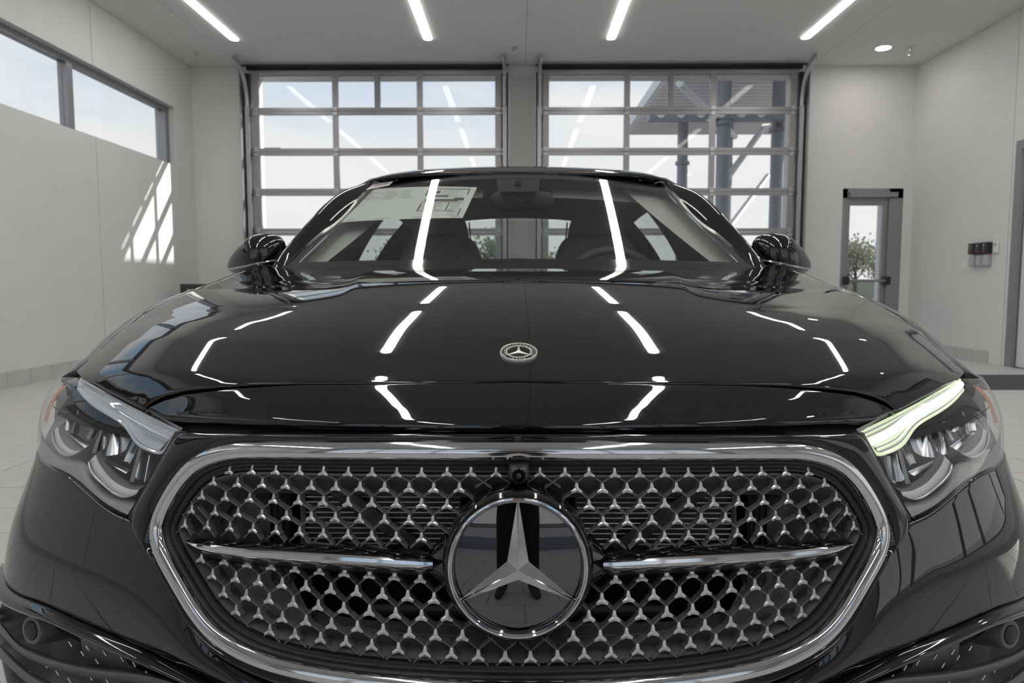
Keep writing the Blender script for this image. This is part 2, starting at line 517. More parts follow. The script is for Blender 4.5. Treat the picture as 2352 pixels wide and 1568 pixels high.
# ------------------------------------------------------------------ glazed side door in the end wall
g = empty('door_5', (5.18, YB, 0), label='narrow glazed door with push bar in the far corner', kind='structure')
dx0, dx1, dy = 4.74, 5.62, YB + .06
for (a, b, c, d) in ((dx0, dx0 + .07, 0, 2.36), (dx1 - .20, dx1, 0, 2.36)):
    box('frame_post', a, b, dy - .06, dy + .06, c, d, M_alu, g)
box('frame_head', dx0, dx1, dy - .06, dy + .06, 2.22, 2.36, M_alu, g)
box('door_closer', dx0 + .08, dx1 - .1, dy - .11, dy - .06, 2.23, 2.30, M_alu, g)
box('leaf_stile', dx0 + .07, dx0 + .13, dy - .02, dy + .03, 0.01, 2.22, M_alu, g)
box('leaf_stile', dx1 - .27, dx1 - .20, dy - .02, dy + .03, 0.01, 2.22, M_alu, g)
box('leaf_rail', dx0 + .13, dx1 - .27, dy - .02, dy + .03, 2.12, 2.22, M_alu, g)
box('leaf_rail', dx0 + .13, dx1 - .27, dy - .02, dy + .03, 0.01, 0.26, M_alu, g)
box('pane', dx0 + .125, dx1 - .265, dy, dy + .008, 0.25, 2.13, M_pane, g)
m = MB(); m.tube([(dx0 + .06, dy - .10, 1.02), (dx1 - .2, dy - .10, 1.02)], .02, 8); m.build('push_bar', M_alu, g)
for xx in (dx0 + .08, dx1 - .2): box('bar_bracket', xx - .035, xx + .035, dy - .13, dy - .02, .96, 1.08, M_rubber, g, b=.008)

# white door at the right edge
g = empty('door_6', (XR, 6.1, 0), label='white door in the right wall at the frame edge', kind='structure')
box('frame_post', XR - .02, XR + .12, 7.22, 7.32, 0, 2.60, M_alu, g)
box('frame_post', XR - .02, XR + .12, 5.0, 5.1, 0, 2.60, M_alu, g)
box('frame_head', XR - .02, XR + .12, 5.1, 7.22, 2.50, 2.60, M_alu, g)
box('leaf', XR + .04, XR + .09, 5.11, 7.21, .01, 2.49, M_whitemetal, g)
box('handle', XR - .02, XR + .04, 5.2, 5.23, 1.0, 1.2, M_alu, g, b=.006)

# ------------------------------------------------------------------ ceiling fittings
M_trimw = mat('light_trim', (0.7, 0.7, 0.69), 0.5, noise=0.02)
ends = [8.33, 5.28, 2.23, -0.82]
names = {0: 'far end', 1: 'second row', 2: 'third row', 3: 'last row'}
for c, x in enumerate((-3.64, -1.155, 1.185, 3.66)):
    for r, ye in enumerate(ends):
        L = 2.44
        t = empty('linear_ceiling_light', (x, ye - L/2, ZC), label='slim white LED strip in the ceiling, ' +
                  ('leftmost', 'left of centre', 'right of centre', 'rightmost')[c] + ' line, ' + ('row over the garage doors', 'row over the car cabin', 'row over the bonnet', 'row behind the camera')[r],
                  cat='ceiling light', group='linear ceiling lights')
        w = 0.052
        box('housing', x - w - .008, x + w + .008, ye - L - .008, ye + .008, ZC - .004, ZC - .0005, M_trimw, t)
        pl = [(x + w * math.cos(a), ye - w + w * math.sin(a)) for a in np.linspace(0, PI, 9)] + [(x + w * math.cos(a), ye - L + w + w * math.sin(a)) for a in np.linspace(PI, 2*PI, 9)]
        MB().prism(pl[::-1], T((0, 0, ZC - .004)), -0.006).build('diffuser', M_led, t, smooth=False)

M_down = mat('downlight_lens', (0.9, 0.9, 0.88), 0.4, emit=(1.0, 0.96, 0.915), emit_s=80.0)
for k, (x, y) in enumerate(((4.86, 8.70), (4.86, 5.6), (4.86, 2.5), (4.86, -0.6))):
    t = empty('round_downlight', (x, y, ZC), label='round recessed downlight, ' + ('nearest the far right corner', 'second from the far corner', 'third from the far corner', 'behind the camera')[k], cat='ceiling light', group='round downlights')
    MB().lathe([(.115, 0), (.115, -.006), (.10, -.008), (.09, -.004)], T((x, y, ZC)), 28).build('trim_ring', M_trimw, t)
    MB().lathe([(.0, -.005), (.09, -.005)], T((x, y, ZC)), 28).build('lens', M_down, t)

M_chromef = mat('sprinkler_metal', (0.62, 0.60, 0.57), 0.3, metal=0.9, noise=0.05)
for k, (x, y) in enumerate(((-4.36, 8.78), (-0.06, 8.62), (5.2, 8.66))):
    t = empty('sprinkler_head', (x, y, ZC), label='small pendent ceiling sprinkler ' + ('above the ribbon window corner', 'between the garage doors', 'beside the round downlight')[k], cat='sprinkler', group='ceiling sprinklers')
    MB().lathe([(.0, -.012), (.045, -.010), (.05, -.002), (.05, 0)], T((x, y, ZC)), 20).build('escutcheon', M_chromef, t)
    m = MB(); m.tube([(x, y, ZC - .01), (x, y, ZC - .05)], .014, 10)
    m.tube([(x - .014, y, ZC - .05), (x - .024, y, ZC - .075), (x, y, ZC - .105)], .005, 6)
    m.tube([(x + .014, y, ZC - .05), (x + .024, y, ZC - .075), (x, y, ZC - .105)], .005, 6)
    m.build('body', M_chromef, t)
    MB().lathe([(.0, -.105), (.028, -.107), (.028, -.111), (0, -.111)], T((x, y, ZC)), 16).build('deflector', M_chromef, t)

# ------------------------------------------------------------------ wall devices on the right wall
M_devblack = mat('device_black', (0.02, 0.02, 0.022), 0.35, noise=0.1)
M_devgrey = mat('device_grey', (0.42, 0.43, 0.44), 0.4, noise=0.05)
M_devwhite = mat('device_white', (0.78, 0.77, 0.75), 0.4, noise=0.02)
M_red = mat('button_red', (0.45, 0.06, 0.05), 0.4)
M_green = mat('button_green', (0.10, 0.30, 0.14), 0.4)
for k in range(3):
    y = 7.96 - k * 0.125
    t = empty('door_control_station', (XR, y, 1.2), label='black and grey garage door control box, ' + ('farthest from', 'middle one beside', 'closest to')[k] + ' the white door', cat='control box', group='garage door control boxes')
    box('upper_box', XR - .07, XR, y - .055, y + .055, 1.34, 1.475, M_devblack, t, b=.006)
    box('lower_box', XR - .06, XR, y - .05, y + .05, 1.185, 1.325, M_devgrey, t, b=.012)
    for z, mm in ((1.44, M_devgrey), (1.405, M_green), (1.37, M_red)):
        m = MB(); m.tube([(XR - .07, y, z), (XR - .078, y, z)], .011, 10); m.build('push_button', mm, t)
o = empty('light_switch', (XR, 8.17, 1.16), label='small white switch plate on the right wall', cat='switch')
box('plate', XR - .008, XR, 8.115, 8.225, 1.15, 1.27, M_devwhite, o, b=.003)
box('rocker', XR - .014, XR - .008, 8.15, 8.19, 1.18, 1.24, M_devwhite, o, b=.002)
o = empty('card_reader', (XR, 7.57, 1.3), label='pale upright sensor box right of the control boxes', cat='sensor')
box('body', XR - .03, XR, 7.53, 7.61, 1.34, 1.48, M_devwhite, o, b=.008)
box('window', XR - .034, XR - .03, 7.545, 7.595, 1.42, 1.46, M_devgrey, o, b=.001)

# floor mat near the right wall
o = empty('entrance_mat', (4.9, 5.9, 0), label='dark grey ribbed entrance mat on the floor at right', cat='mat')
box('mat_body', 3.6, 5.55, 5.45, 6.45, 0.0002, 0.012, M_mat, o, b=.003)
m = MB()
for k in range(30):
    x = 3.66 + k * .063; m.box(x, x + .03, 5.5, 6.4, .012, .016)
m.build('ribs', M_mat, o, smooth=False)

# dark metal trolley behind the car at left
M_dark = mat('dark_steel', (0.03, 0.03, 0.032), 0.45, noise=0.2, nscale=20)
o = empty('tool_trolley', (-3.6, 7.6, 0), label='black metal frame trolley by the back corner of the wall', cat='trolley')
tx0, tx1, ty0, ty1 = -4.45, -3.35, 8.35, 8.95
for a in (tx0, tx1):
    for b in (ty0, ty1):
        box('leg', a - .03, a + .03, b - .03, b + .03, 0, .90, M_dark, o, b=.004)
box('top_rail', tx0 - .03, tx1 + .03, ty0 - .03, ty0 + .03, .90, .97, M_dark, o, b=.004)
box('top_rail', tx0 - .03, tx1 + .03, ty1 - .03, ty1 + .03, .90, .97, M_dark, o, b=.004)
box('side_rail', tx0 - .03, tx0 + .03, ty0 + .03, ty1 - .03, .90, .97, M_dark, o, b=.004)
box('side_rail', tx1 - .03, tx1 + .03, ty0 + .03, ty1 - .03, .90, .97, M_dark, o, b=.004)
box('post', tx0 + .32, tx0 + .40, ty0 - .02, ty0 + .02, .25, .90, M_dark, o, b=.004)
box('shelf', tx0, tx1, ty0, ty1, .22, .25, M_dark, o, b=.004)
# ------------------------------------------------------------------ car: skin geometry
def rayoff(off, py):
    x, y = off / FPX, (py - 784) / FPX
    return np.array([x, math.cos(PITCH) - y * math.sin(PITCH), -math.sin(PITCH) - y * math.cos(PITCH)])

# plan curve of the nose (right half), param s = arc length
_pc = np.array([(0, 0), (.2, .0176), (.4, .0704), (.6, .158), (.72, .228), (.80, .290), (.86, .362), (.90, .447), (.925, .56), (.937, .70), (.94, .85)])
_pf = np.vstack([_pc[:0:-1] * (-1, 1), _pc])
_d = np.r_[0, np.cumsum(np.linalg.norm(np.diff(_pf, axis=0), axis=1))]; _d -= _d[len(_pc) - 1]
_ss = np.linspace(0, _d[-1], 3000)
_pp = spline(_d, _pf, _ss)
SMAX = _ss[-1]
_F0Z = [.10, .20, .30, .40, .50, .58, .66, .72, .745, .77, .79, .81, .83]
_F0V = [-.02, -.05, -.068, -.075, -.066, -.052, -.036, -.018, -.004, .020, .045, .078, .11]
_Wz = [.10, .30, .42, .52, .60, .66, .9]
_Wv = [1.10, 1.095, 1.062, 1.035, 1.010, 1.0, 1.0]
_zz = np.linspace(.1, .9, 801)
_f0 = np.convolve(np.pad(pchip(_F0Z, _F0V, np.clip(_zz, .1, .83)), 15, 'edge'), np.ones(31) / 31, 'valid')
_wz = np.convolve(np.pad(pchip(_Wz, _Wv, _zz), 20, 'edge'), np.ones(41) / 41, 'valid')
def F0(Z): return np.interp(Z, _zz, _f0)
def WZ(Z): return np.interp(Z, _zz, _wz)

def skin0(s, Z):
    s = np.asarray(s, float); Z = np.asarray(Z, float)
    return np.stack([np.interp(s, _ss, _pp[:, 0]) * WZ(Z), np.interp(s, _ss, _pp[:, 1]) + F0(Z), Z + 0 * s], -1)

def skin(s, Z, h=0.0):
    """point on the nose skin, pushed out along its normal by h"""
    s, Z = np.broadcast_arrays(np.asarray(s, float), np.asarray(Z, float))
    sg = np.where(s < 0, -1.0, 1.0); s = np.abs(s)
    P = skin0(s, Z)
    if np.any(np.asarray(h) != 0):
        e = 2e-3
        a = skin0(np.minimum(s + e, SMAX), Z) - skin0(np.maximum(s - e, 0), Z); b = skin0(s, Z + e) - skin0(s, Z - e)
        n = np.cross(a, b)
        n = np.where((s < 1e-3)[..., None], n * np.array([0, 1, 1]), n)
        n /= np.linalg.norm(n, axis=-1, keepdims=True) + 1e-12
        P = P + n * np.asarray(h)[..., None]
    P = P.copy(); P[..., 0] *= sg
    return P

def skin_n(s, Z):
    return skin(s, Z, 0.01) * 100 - skin(s, Z) * 100

def sz(off, py):
    """pixel (offset from the car axis, row) -> (s, Z) on the skin"""
    d = rayoff(off, py)
    ts = np.linspace(0.3, 2.2, 4000)
    P = CAM + ts[:, None] * d
    xs = P[:, 0] / WZ(P[:, 2])
    g = P[:, 1] - (np.interp(xs, _pp[:, 0], _pp[:, 1], right=1e3) + F0(P[:, 2]))
    k = np.where(g > 0)[0]
    k = k[0] if len(k) else int(np.argmax(g))
    if 0 < k and g[k] > 0:
        f = g[k-1] / (g[k-1] - g[k]); p = P[k-1] + f * (P[k] - P[k-1])
    else: p = P[k]
    return np.array([np.interp(p[0] / WZ(p[2]), _pp[:, 0], _ss), p[2]])

def SZ(pts):
    return np.array([sz(*p) for p in pts])

# bonnet: height over (X, v), v = distance behind the nose contour Y = .44 X^2
_hv = [.020, .010, .009, .016, .03, .05, .08, .11, .16, .21, .26, .31, .36, .41, .46, .51, .56, .61, .66, .71, .76, .86, .96, 1.06, 1.2, 1.34]
_hz = [.752, .757, .764, .772, .7825, .796, .812, .8257, .847, .8667, .8846, .9004, .9147, .9274, .9388, .9492, .9584, .9662, .9727, .9781, .9826, .990, .9966, 1.0027, 1.011, 1.019]
_pt = np.linspace(0, 1, 4000)
_pk = np.r_[0, np.cumsum(np.hypot(np.diff(_hv), np.diff(_hz)))]
_prof = spline(_pk, np.stack([_hv, _hz], 1), np.linspace(0, _pk[-1], 4000))
_pl = np.linspace(0, _pk[-1], 4000)
_i0 = int(np.argmin(_prof[:2000, 0])); VMIN = float(_prof[_i0, 0])
def Zc(v): return np.interp(v, _prof[_i0:, 0], _prof[_i0:, 1])
def crown(X, v):
    X = np.abs(X)
    cb = np.interp(v, [0, .17, .3, .65, .91, 1.3], [.008, .012, .018, .020, .0, -.024])
    A = np.interp(v, [.05, .25, .45, .65, .80, 1.0, 1.2], [0, .003, .010, .017, .018, .013, .006]); Xd = .285 + .13 * np.clip(v, 0, 1.3)
    t = X - Xd; w = .006
    tp = 0.5 * (t + np.sqrt(t * t + w * w)) - 0.5 * (np.sqrt(Xd * Xd + w * w) - Xd)      # soft crease
    q_ = np.clip((.060 - v) / .055, 0, 1)
    lipd = .050 * X ** 2 * q_ * q_ * (3 - 2 * q_) * np.clip((.80 - X) / .2, 0, 1)
    return lipd + cb * (X / .87) ** 3 + np.interp(v, [.0, .012, .03, .055, .16, .35, .6, .9], [0, -.02, -.07, -.10, -.11, -.02, .03, .03]) * X ** 2 * (1 - X ** 2 / .60) + A * (1 - np.exp(-np.maximum(tp, 0) / .07))
def Hz(X, v): return Zc(v) - crown(X, v)
def hoodP(X, v): 
    X, v = np.broadcast_arrays(np.asarray(X, float), np.asarray(v, float))
    return np.stack([X, v + .44 * X ** 2, Hz(X, v)], -1)
def xv(off, py):
    d = rayoff(off, py)
    ts = np.linspace(0.5, 3.2, 6000); P = CAM + ts[:, None] * d
    v = P[:, 1] - .44 * P[:, 0] ** 2
    g = np.where(v > VMIN, Hz(P[:, 0], np.maximum(v, VMIN)) - P[:, 2], -1)
    k = np.where(g > 0)[0]
    k = k[0] if len(k) else int(np.argmax(g))
    return np.array([P[k, 0], v[k], P[k, 2]])

def mirror(P):
    return np.asarray(P) * np.array([-1.0, 1, 1])

def normals(P):
    n = np.cross(np.gradient(P, axis=0), np.gradient(P, axis=1))
    return n / (np.linalg.norm(n, axis=-1, keepdims=True) + 1e-12)

def panel(P, name, mat_, parent, out=(0, -1, 0.3), roll=.004, depth=.014, flip=False, **kw):
    """a sheet-metal panel from a grid of points: outer face, rounded edge and a turned-in flange"""
    P = np.asarray(P, float)
    N = normals(P)
    if np.sum(N * np.asarray(out)) < 0:
        P = P[:, ::-1]; N = -N[:, ::-1]
    a, b = P.shape[:2]
    V = list(P.reshape(-1, 3)); F = []
    for i in range(a - 1):
        for j in range(b - 1):
            F.append((i*b+j, (i+1)*b+j, (i+1)*b+j+1, i*b+j+1))
    loop = [(0, j) for j in range(b - 1)] + [(i, b - 1) for i in range(a - 1)] + [(a - 1, j) for j in range(b - 1, 0, -1)] + [(i, 0) for i in range(a - 1, 0, -1)]
    L = len(loop); prev = [i*b+j for i, j in loop]
    O = []
    for i, j in loop:
        o = np.zeros(3)
        if i == 0: o += P[0, j] - P[1, j]
        if i == a - 1: o += P[-1, j] - P[-2, j]
        o /= np.linalg.norm(o) + 1e-9
        q = np.zeros(3)
        if j == 0: q += P[i, 0] - P[i, 1]
        if j == b - 1: q += P[i, -1] - P[i, -2]
        q /= np.linalg.norm(q) + 1e-9
        o = o + q
        o -= N[i, j] * np.dot(o, N[i, j])
        O.append(o / (np.linalg.norm(o) + 1e-9))
    for (ko, kn) in ((.5, .12), (.86, .5), (1.0, 1.0), (1.0, depth / roll)):
        base = len(V)
        for (i, j), o in zip(loop, O): V.append(P[i, j] + o * roll * ko - N[i, j] * roll * kn)
        for k in range(L):
            k2 = (k + 1) % L
            F.append((prev[k], prev[k2], base + k2, base + k))
        prev = [base + k for k in range(L)]
    # consistent winding for the rim
    return obj(name, V, F, mat_, parent, angle=55, **kw)

def sub(A, B, n, m):
    """ruled (s,Z) patch between two curves"""
    A = path(A, n); B = path(B, n)
    t = np.linspace(0, 1, m)[:, None, None]
    return A[None] * (1 - t) + B[None] * t
# ------------------------------------------------------------------ car materials
M_paint = mat('black_metallic_paint', (0.0045, 0.0045, 0.005), 0.5, spec=0.0, coat=1.0, coat_rough=0.012, noise=0.3, nscale=900)
M_paint.node_tree.nodes['Principled BSDF'].inputs['Coat IOR'].default_value = 1.7
M_gloss = mat('gloss_black_trim', (0.004, 0.004, 0.0045), 0.06, coat=0.6, noise=0.1, nscale=30)
M_chrome = mat('bright_chrome', (0.66, 0.66, 0.67), 0.07, metal=1.0, noise=0.02, nscale=20)
M_satin = mat('satin_silver', (0.62, 0.615, 0.61), 0.30, metal=0.85, noise=0.04, nscale=60)
M_bk = mat('black_plastic', (0.014, 0.014, 0.015), 0.42, noise=0.15, nscale=90)
M_bkg = mat('dark_grey_plastic', (0.115, 0.117, 0.124), 0.45, noise=0.10, nscale=60, bump=0.03, bscale=500)
M_void = mat('engine_bay_black', (0.004, 0.004, 0.004), 0.8, noise=0.2)
M_lens = glass_mat('lamp_lens', (0.97, 0.98, 0.99), 1.45)
M_ws = glass_mat('windshield_glass', (0.86, 0.90, 0.88), 1.52)
M_sg = glass_mat('side_window_glass', (0.74, 0.78, 0.76), 1.52)
M_trimgrey = mat('pillar_trim', (0.46, 0.47, 0.45), 0.6, noise=0.05, nscale=40)
M_cabin = mat('cabin_dark', (0.085, 0.086, 0.089), 0.6, noise=0.15, nscale=40)
M_leather = mat('seat_leather', (0.30, 0.305, 0.315), 0.42, noise=0.12, nscale=40, bump=0.08, bscale=260)
M_head = mat('headliner_cloth', (0.26, 0.265, 0.26), 0.9, noise=0.08, nscale=200)
M_tyre = mat('tyre_rubber', (0.018, 0.018, 0.019), 0.75, noise=0.2, nscale=60)

car = empty('car', (0, 2.3, 0), label='glossy black sedan with wide chrome grille facing the camera', cat='car')

# ---- bonnet
hb_px = [(0, 872), (219, 874), (469, 877), (669, 884), (769, 894), (814, 905), (844, 919), (866, 937)]
hb = np.array([xv(*p) for p in hb_px])
h2_px = [(872, 938), (948, 896), (1007, 866), (1022, 850)]
h2 = np.array([xv(*p) for p in h2_px])
hbX = np.r_[hb[:, 0], h2[1:, 0], .83]; hbV = np.r_[hb[:, 1], h2[1:, 1], h2[-1, 1] + .012]
def vb(X): return np.interp(np.abs(X), hbX, hbV)
def Xs(v): return np.interp(v, [0, .07, .2, .35, .65, .9, 1.2, 1.4], [.79, .806, .823, .833, .851, .864, .876, .88])
def vend(X): return 1.245 - .10 * (np.abs(X) / .87) ** 2
nu, nt_ = 181, 130
tt = np.linspace(0, 1, nt_) ** 1.25
Xk = hb[-1, 0]
ug = np.unique(np.r_[np.linspace(-1, 1, nu), Xk / .806, -Xk / .806])
X0 = ug[None, :] * .806 + 0 * tt[:, None]
vv = vb(X0) + tt[:, None] * (vend(X0) - vb(X0))
X1 = ug[None, :] * (.806 + np.clip(tt[:, None] * 6, 0, 1) * (Xs(np.maximum(vv, .07)) - .806))
vv = vb(X1) + tt[:, None] * (vend(X1) - vb(X1))
HP = hoodP(X1, vv)
bonnet = panel(HP, 'bonnet', M_paint, car, out=(0, -.3, 1), roll=.0035, depth=.02)

# ---- nose panel between bonnet and grille
lip_i = 0
rows = []
for tau in np.linspace(0, 1, 36):
    Xe = .488 + (Xk - .008 - .488) * tau ** 0.8
    X = np.linspace(-1, 1, 141) * Xe
    vtop = vb(X) - .0075
    ktop = np.interp(vtop, _prof[_i0:, 0], _pl[_i0:])
    ktop = np.where(vtop < VMIN, _pl[_i0] + (vtop - VMIN) * 0.9, ktop)
    k = ktop * tau ** 1.0
    pv = np.interp(k, _pl, _prof[:, 0]); pz = np.interp(k, _pl, _prof[:, 1])
    rows.append(np.stack([X, pv + .44 * X ** 2, pz - crown(X, pv)], 1))
panel(np.array(rows), 'nose_panel', M_paint, car, out=(0, -1, .6), roll=.003, depth=.018)

# ---- front fenders
ARC_Y, ARC_Z, ARC_R = .815, .345, .378
def arch(Y):
    q = ARC_R ** 2 - (np.asarray(Y) - ARC_Y) ** 2
    return np.where(q > 0, ARC_Z + np.sqrt(np.maximum(q, 0)), .21)
def side_x(Y): return np.interp(Y, [.2, .36, .45, .56, .70, .85, 1.2, 2.2, 3.4, 4.2, 4.55, 4.75], [.80, .850, .893, .924, .940, .944, .944, .944, .944, .93, .89, .82])
def belt_z(Y): return np.interp(Y, [1.2, 1.45, 2.5, 3.6, 4.6], [.995, 1.012, 1.03, 1.05, 1.03])
fv = np.linspace(.074, 1.33, 90)
def fender_grid():
    out_ = []
    for v in fv:
        xs_ = Xs(v) + .0045
        Y = v + .44 * xs_ ** 2
        z0 = Hz(xs_, v)
        sx = float(side_x(Y))
        zb = float(np.interp(Y, [.34, .37, .41, .45, .48, .505], [.785, .775, .755, .70, .64, .575])) if Y < .505 else max(float(arch(Y)), .575 if Y < .52 else 0)
        zb = min(zb, z0 - .02)
        # roll over the crest with a quarter ellipse, then run down the side
        slope = float((Hz(xs_ + .004, v) - Hz(xs_ - .004, v)) / .008)
        w = sx - .012 - xs_; h = min(.085, (z0 - zb) * .75)
        pts = []
        for a in np.linspace(0, PI/2, 15):
            pts.append((xs_ + w * math.sin(a), z0 + slope * w * math.sin(a) * math.cos(a) - h * (1 - math.cos(a))))
        zt = pts[-1][1]
        for f in np.linspace(0, 1, 15)[1:]:
            z = zt + (zb - zt) * f
            bul = .012 * math.sin(PI * min(1, (zt - z) / .40)) if zt - z < .40 else -.01 * ((zt - z - .40) / .3)
            pts.append((sx - .012 + bul, z))
        out_.append([(x, Y, z) for x, z in pts])
    return np.array(out_)
FG = fender_grid()
panel(FG, 'fender', M_paint, car, out=(1, 0, .3), roll=.003, depth=.02)
panel(mirror(FG), 'fender', M_paint, car, out=(-1, 0, .3), roll=.003, depth=.02)

# dark inner structure under the seams
under = []
for tau in np.linspace(0, 1, 40):
    X = np.linspace(-1, 1, 61) * .80
    v = .005 + tau * 1.25
    under.append(np.stack([X, v + .44 * X ** 2, Hz(X, np.full_like(X, v)) - .028], 1))
MB().grid(np.array(under)).build('inner_frame', M_void, car)
# black bulkhead behind lamps and grille
sg = np.linspace(-1.0, 1.0, 61); zg = np.linspace(.18, .74, 24)
MB().grid(skin(sg[None, :] + 0 * zg[:, None], zg[:, None] + 0 * sg[None, :], -.16)).build('bulkhead', M_void, car)

# ---- bumper corners (s,Z patches on the skin)
ch_px = [(889, 1205), (872, 1228), (845, 1265), (800, 1345), (750, 1437), (700, 1500), (640, 1540), (560, 1580)]
lampb_px = [(1090, 1074), (1050, 1094), (1015, 1119), (980, 1149), (945, 1177), (905, 1198)]
S_arch = float(np.interp(.50, _pp[:, 1] - .05, _ss))
top_c = np.vstack([[(S_arch, .60), (1.07, .645)], SZ(lampb_px), SZ(ch_px)])
cre_px = [(1150, 1362), (1089, 1385), (1000, 1425), (900, 1468), (800, 1515), (700, 1562), (620, 1600)]
bot_c = np.vstack([[(S_arch, .44), (1.12, .44), (1.05, .443)], SZ(cre_px)])
def spatch(A, B, n, m, h=0.0, bulge=0.0, ease=None):
    G = sub(A, B, n, m)
    t = np.linspace(0, 1, m)[:, None]
    return skin(G[..., 0], G[..., 1], h + bulge * np.sin(PI * t) + 0 * G[..., 0]) 
BC = spatch(top_c, bot_c, 110, 36, 0.004, 0.006)
for P, sx in ((BC, 1), (mirror(BC), -1)):
    panel(P, 'bumper_corner', M_paint, car, out=(sx * .5, -1, .1), roll=.004, depth=.03)
# tow-eye cover seam is a thin dark frame on the image-left corner: built as a small inset panel
# ---- lower lip under the crease, curling over the intake
lo_px = [(1189, 1420), (1120, 1422), (1060, 1440), (980, 1476), (900, 1510), (800, 1550), (700, 1590), (620, 1620)]
b2 = np.vstack([[(S_arch, .43), (1.12, .43), (1.05, .434)], SZ([(x, y + 5) for x, y in cre_px])])
lo = np.vstack([[(S_arch, .40), (1.12, .405)], SZ(lo_px[1:])])
G = sub(b2, lo, 100, 22); t = np.linspace(0, 1, 22)[:, None]
BL = skin(G[..., 0], G[..., 1], -.012 + .030 * np.sin(PI * (0.12 + .75 * t)) + 0 * G[..., 0])
for P, sx in ((BL, 1), (mirror(BL), -1)):
    panel(P, 'bumper_lip', M_gloss, car, out=(sx * .5, -1, -.1), roll=.003, depth=.05)

# ---- grille surround
ring_px = [(0, 1021), (250, 1021), (480, 1021), (610, 1021), (655, 1024), (703, 1036), (742, 1056), (772, 1085), (800, 1125), (824, 1172), (836, 1215), (832, 1258),
           (814, 1300), (780, 1360), (742, 1420), (705, 1463), (655, 1500), (590, 1530), (520, 1550), (400, 1572), (250, 1586), (0, 1594)]
RG = SZ(ring_px)
def sym(C):                                            # closed symmetric loop from a right-half curve
    return np.vstack([C[:-1], (C * (-1, 1))[::-1][:-1]])
def ring_path(C, n=260):
    return path(sym(np.vstack([C[:1] * (0, 1), C[1:-1], C[-1:] * (0, 1)])), n, closed=True)
RP = ring_path(RG)
def offset_loop(L, d):
    """offset a closed (s,Z) loop, positive = outwards"""
    t = np.roll(L, -1, 0) - np.roll(L, 1, 0)
    n = np.stack([t[:, 1], -t[:, 0]], 1); n /= np.linalg.norm(n, axis=1, keepdims=True)
    c = L.mean(0)
    if np.sum(n * (L - c)) < 0: n = -n
    q = L + n * d
    k = 3
    for _ in range(2): q = (np.roll(q, 1, 0) + 2 * q + np.roll(q, -1, 0)) / 4
    return q
def sweep(loop, prof, name, mat_, parent, closed=True, base=None, **kw):
    """sweep profile [(outward, height)] along a closed (s,Z) loop on the skin"""
    m = MB(); rows_ = []
    for d, h in prof:
        q = offset_loop(loop, d) if d else loop
        rows_.append(skin(q[:, 0], q[:, 1], np.full(len(q), h)))
    R = np.array(rows_); a, b = R.shape[:2]
    F = []
    for i in range(a - 1):
        for j in range(b): F.append((i*b+j, i*b+(j+1) % b, (i+1)*b+(j+1) % b, (i+1)*b+j))
    return obj(name, R.reshape(-1, 3), F, mat_, parent, angle=50, **kw)
# outer surround strip: from ring out to the lamp seam and channel
so_px = [(0, 1004), (250, 1004), (480, 1003), (640, 1001), (720, 998), (768, 994), (783, 1006), (820, 1070), (853, 1130), (880, 1180), (878, 1212), (858, 1240),
         (832, 1280), (790, 1355), (742, 1440), (692, 1492), (630, 1530), (560, 1560), (470, 1585), (380, 1604), (240, 1620), (0, 1628)]
SO = SZ(so_px)
def half(C, n):
    return path(np.vstack([C[:1] * (0, 1), C[1:-1], C[-1:] * (0, 1)]), n)
A_, B_ = half(RG, 130), half(SO, 130)
t = np.linspace(0, 1, 14)[:, None, None]
G = A_[None] * (1 - t) + B_[None] * t
hh = .004 + .010 * np.sin(PI * (.15 + .6 * t[..., 0])) - .012 * np.clip((t[..., 0] - .8) / .2, 0, 1) ** 2 + 0 * G[..., 0]
SG = skin(G[..., 0], G[..., 1], hh)
for P, sx in ((SG, 1), (mirror(SG), -1)):
    panel(P, 'grille_surround', M_gloss, car, out=(0, -1, 0), roll=.002, depth=.03)
# ------------------------------------------------------------------ grille
def K(off, py, h=0.0):
    q = sz(abs(off), py)
    p = skin(q[0], q[1], np.array(h))
    return p * (1 if off >= 0 else -1, 1, 1)
def LP(off, py, depth=0.0):
    """point on the line of sight, `depth` metres behind the skin"""
    q = sz(abs(off), py); p = skin(q[0], q[1]); d = rayoff(abs(off), py); d = d / np.linalg.norm(d)
    p = p + d * depth
    return p * (1 if off >= 0 else -1, 1, 1)

grille = empty('grille', (0, -.05, .6), parent=car)
sweep(RP, [(.001, -.012), (.001, .009), (-.001, .0125), (-.005, .0145), (-.011, .0145), (-.016, .012), (-.0185, .0085), (-.0195, .003), (-.0195, -.012)], 'chrome_frame', M_chrome, grille)
IN1 = offset_loop(RP, -.0195)
sweep(IN1, [(.001, .002), (-.002, .0035), (-.004, .002), (-.005, -.004), (-.009, -.006), (-.010, -.004), (-.0125, -.004), (-.014, -.008), (-.015, -.03)], 'inner_frame_moulding', M_bk, grille)
OPEN = offset_loop(RP, -.034)
sweep(offset_loop(RP, -.0345), [(0, -.008), (-.003, -.006), (-.007, -.014), (-.016, -.03), (-.03, -.05)], 'grille_shroud', M_bkg, grille)

def inside(q, L):
    x, y = q; c = False; n = len(L); j = n - 1
    for i in range(n):
        if (L[i, 1] > y) != (L[j, 1] > y) and x < (L[j, 0] - L[i, 0]) * (y - L[i, 1]) / (L[j, 1] - L[i, 1]) + L[i, 0]: c = not c
        j = i
    return c

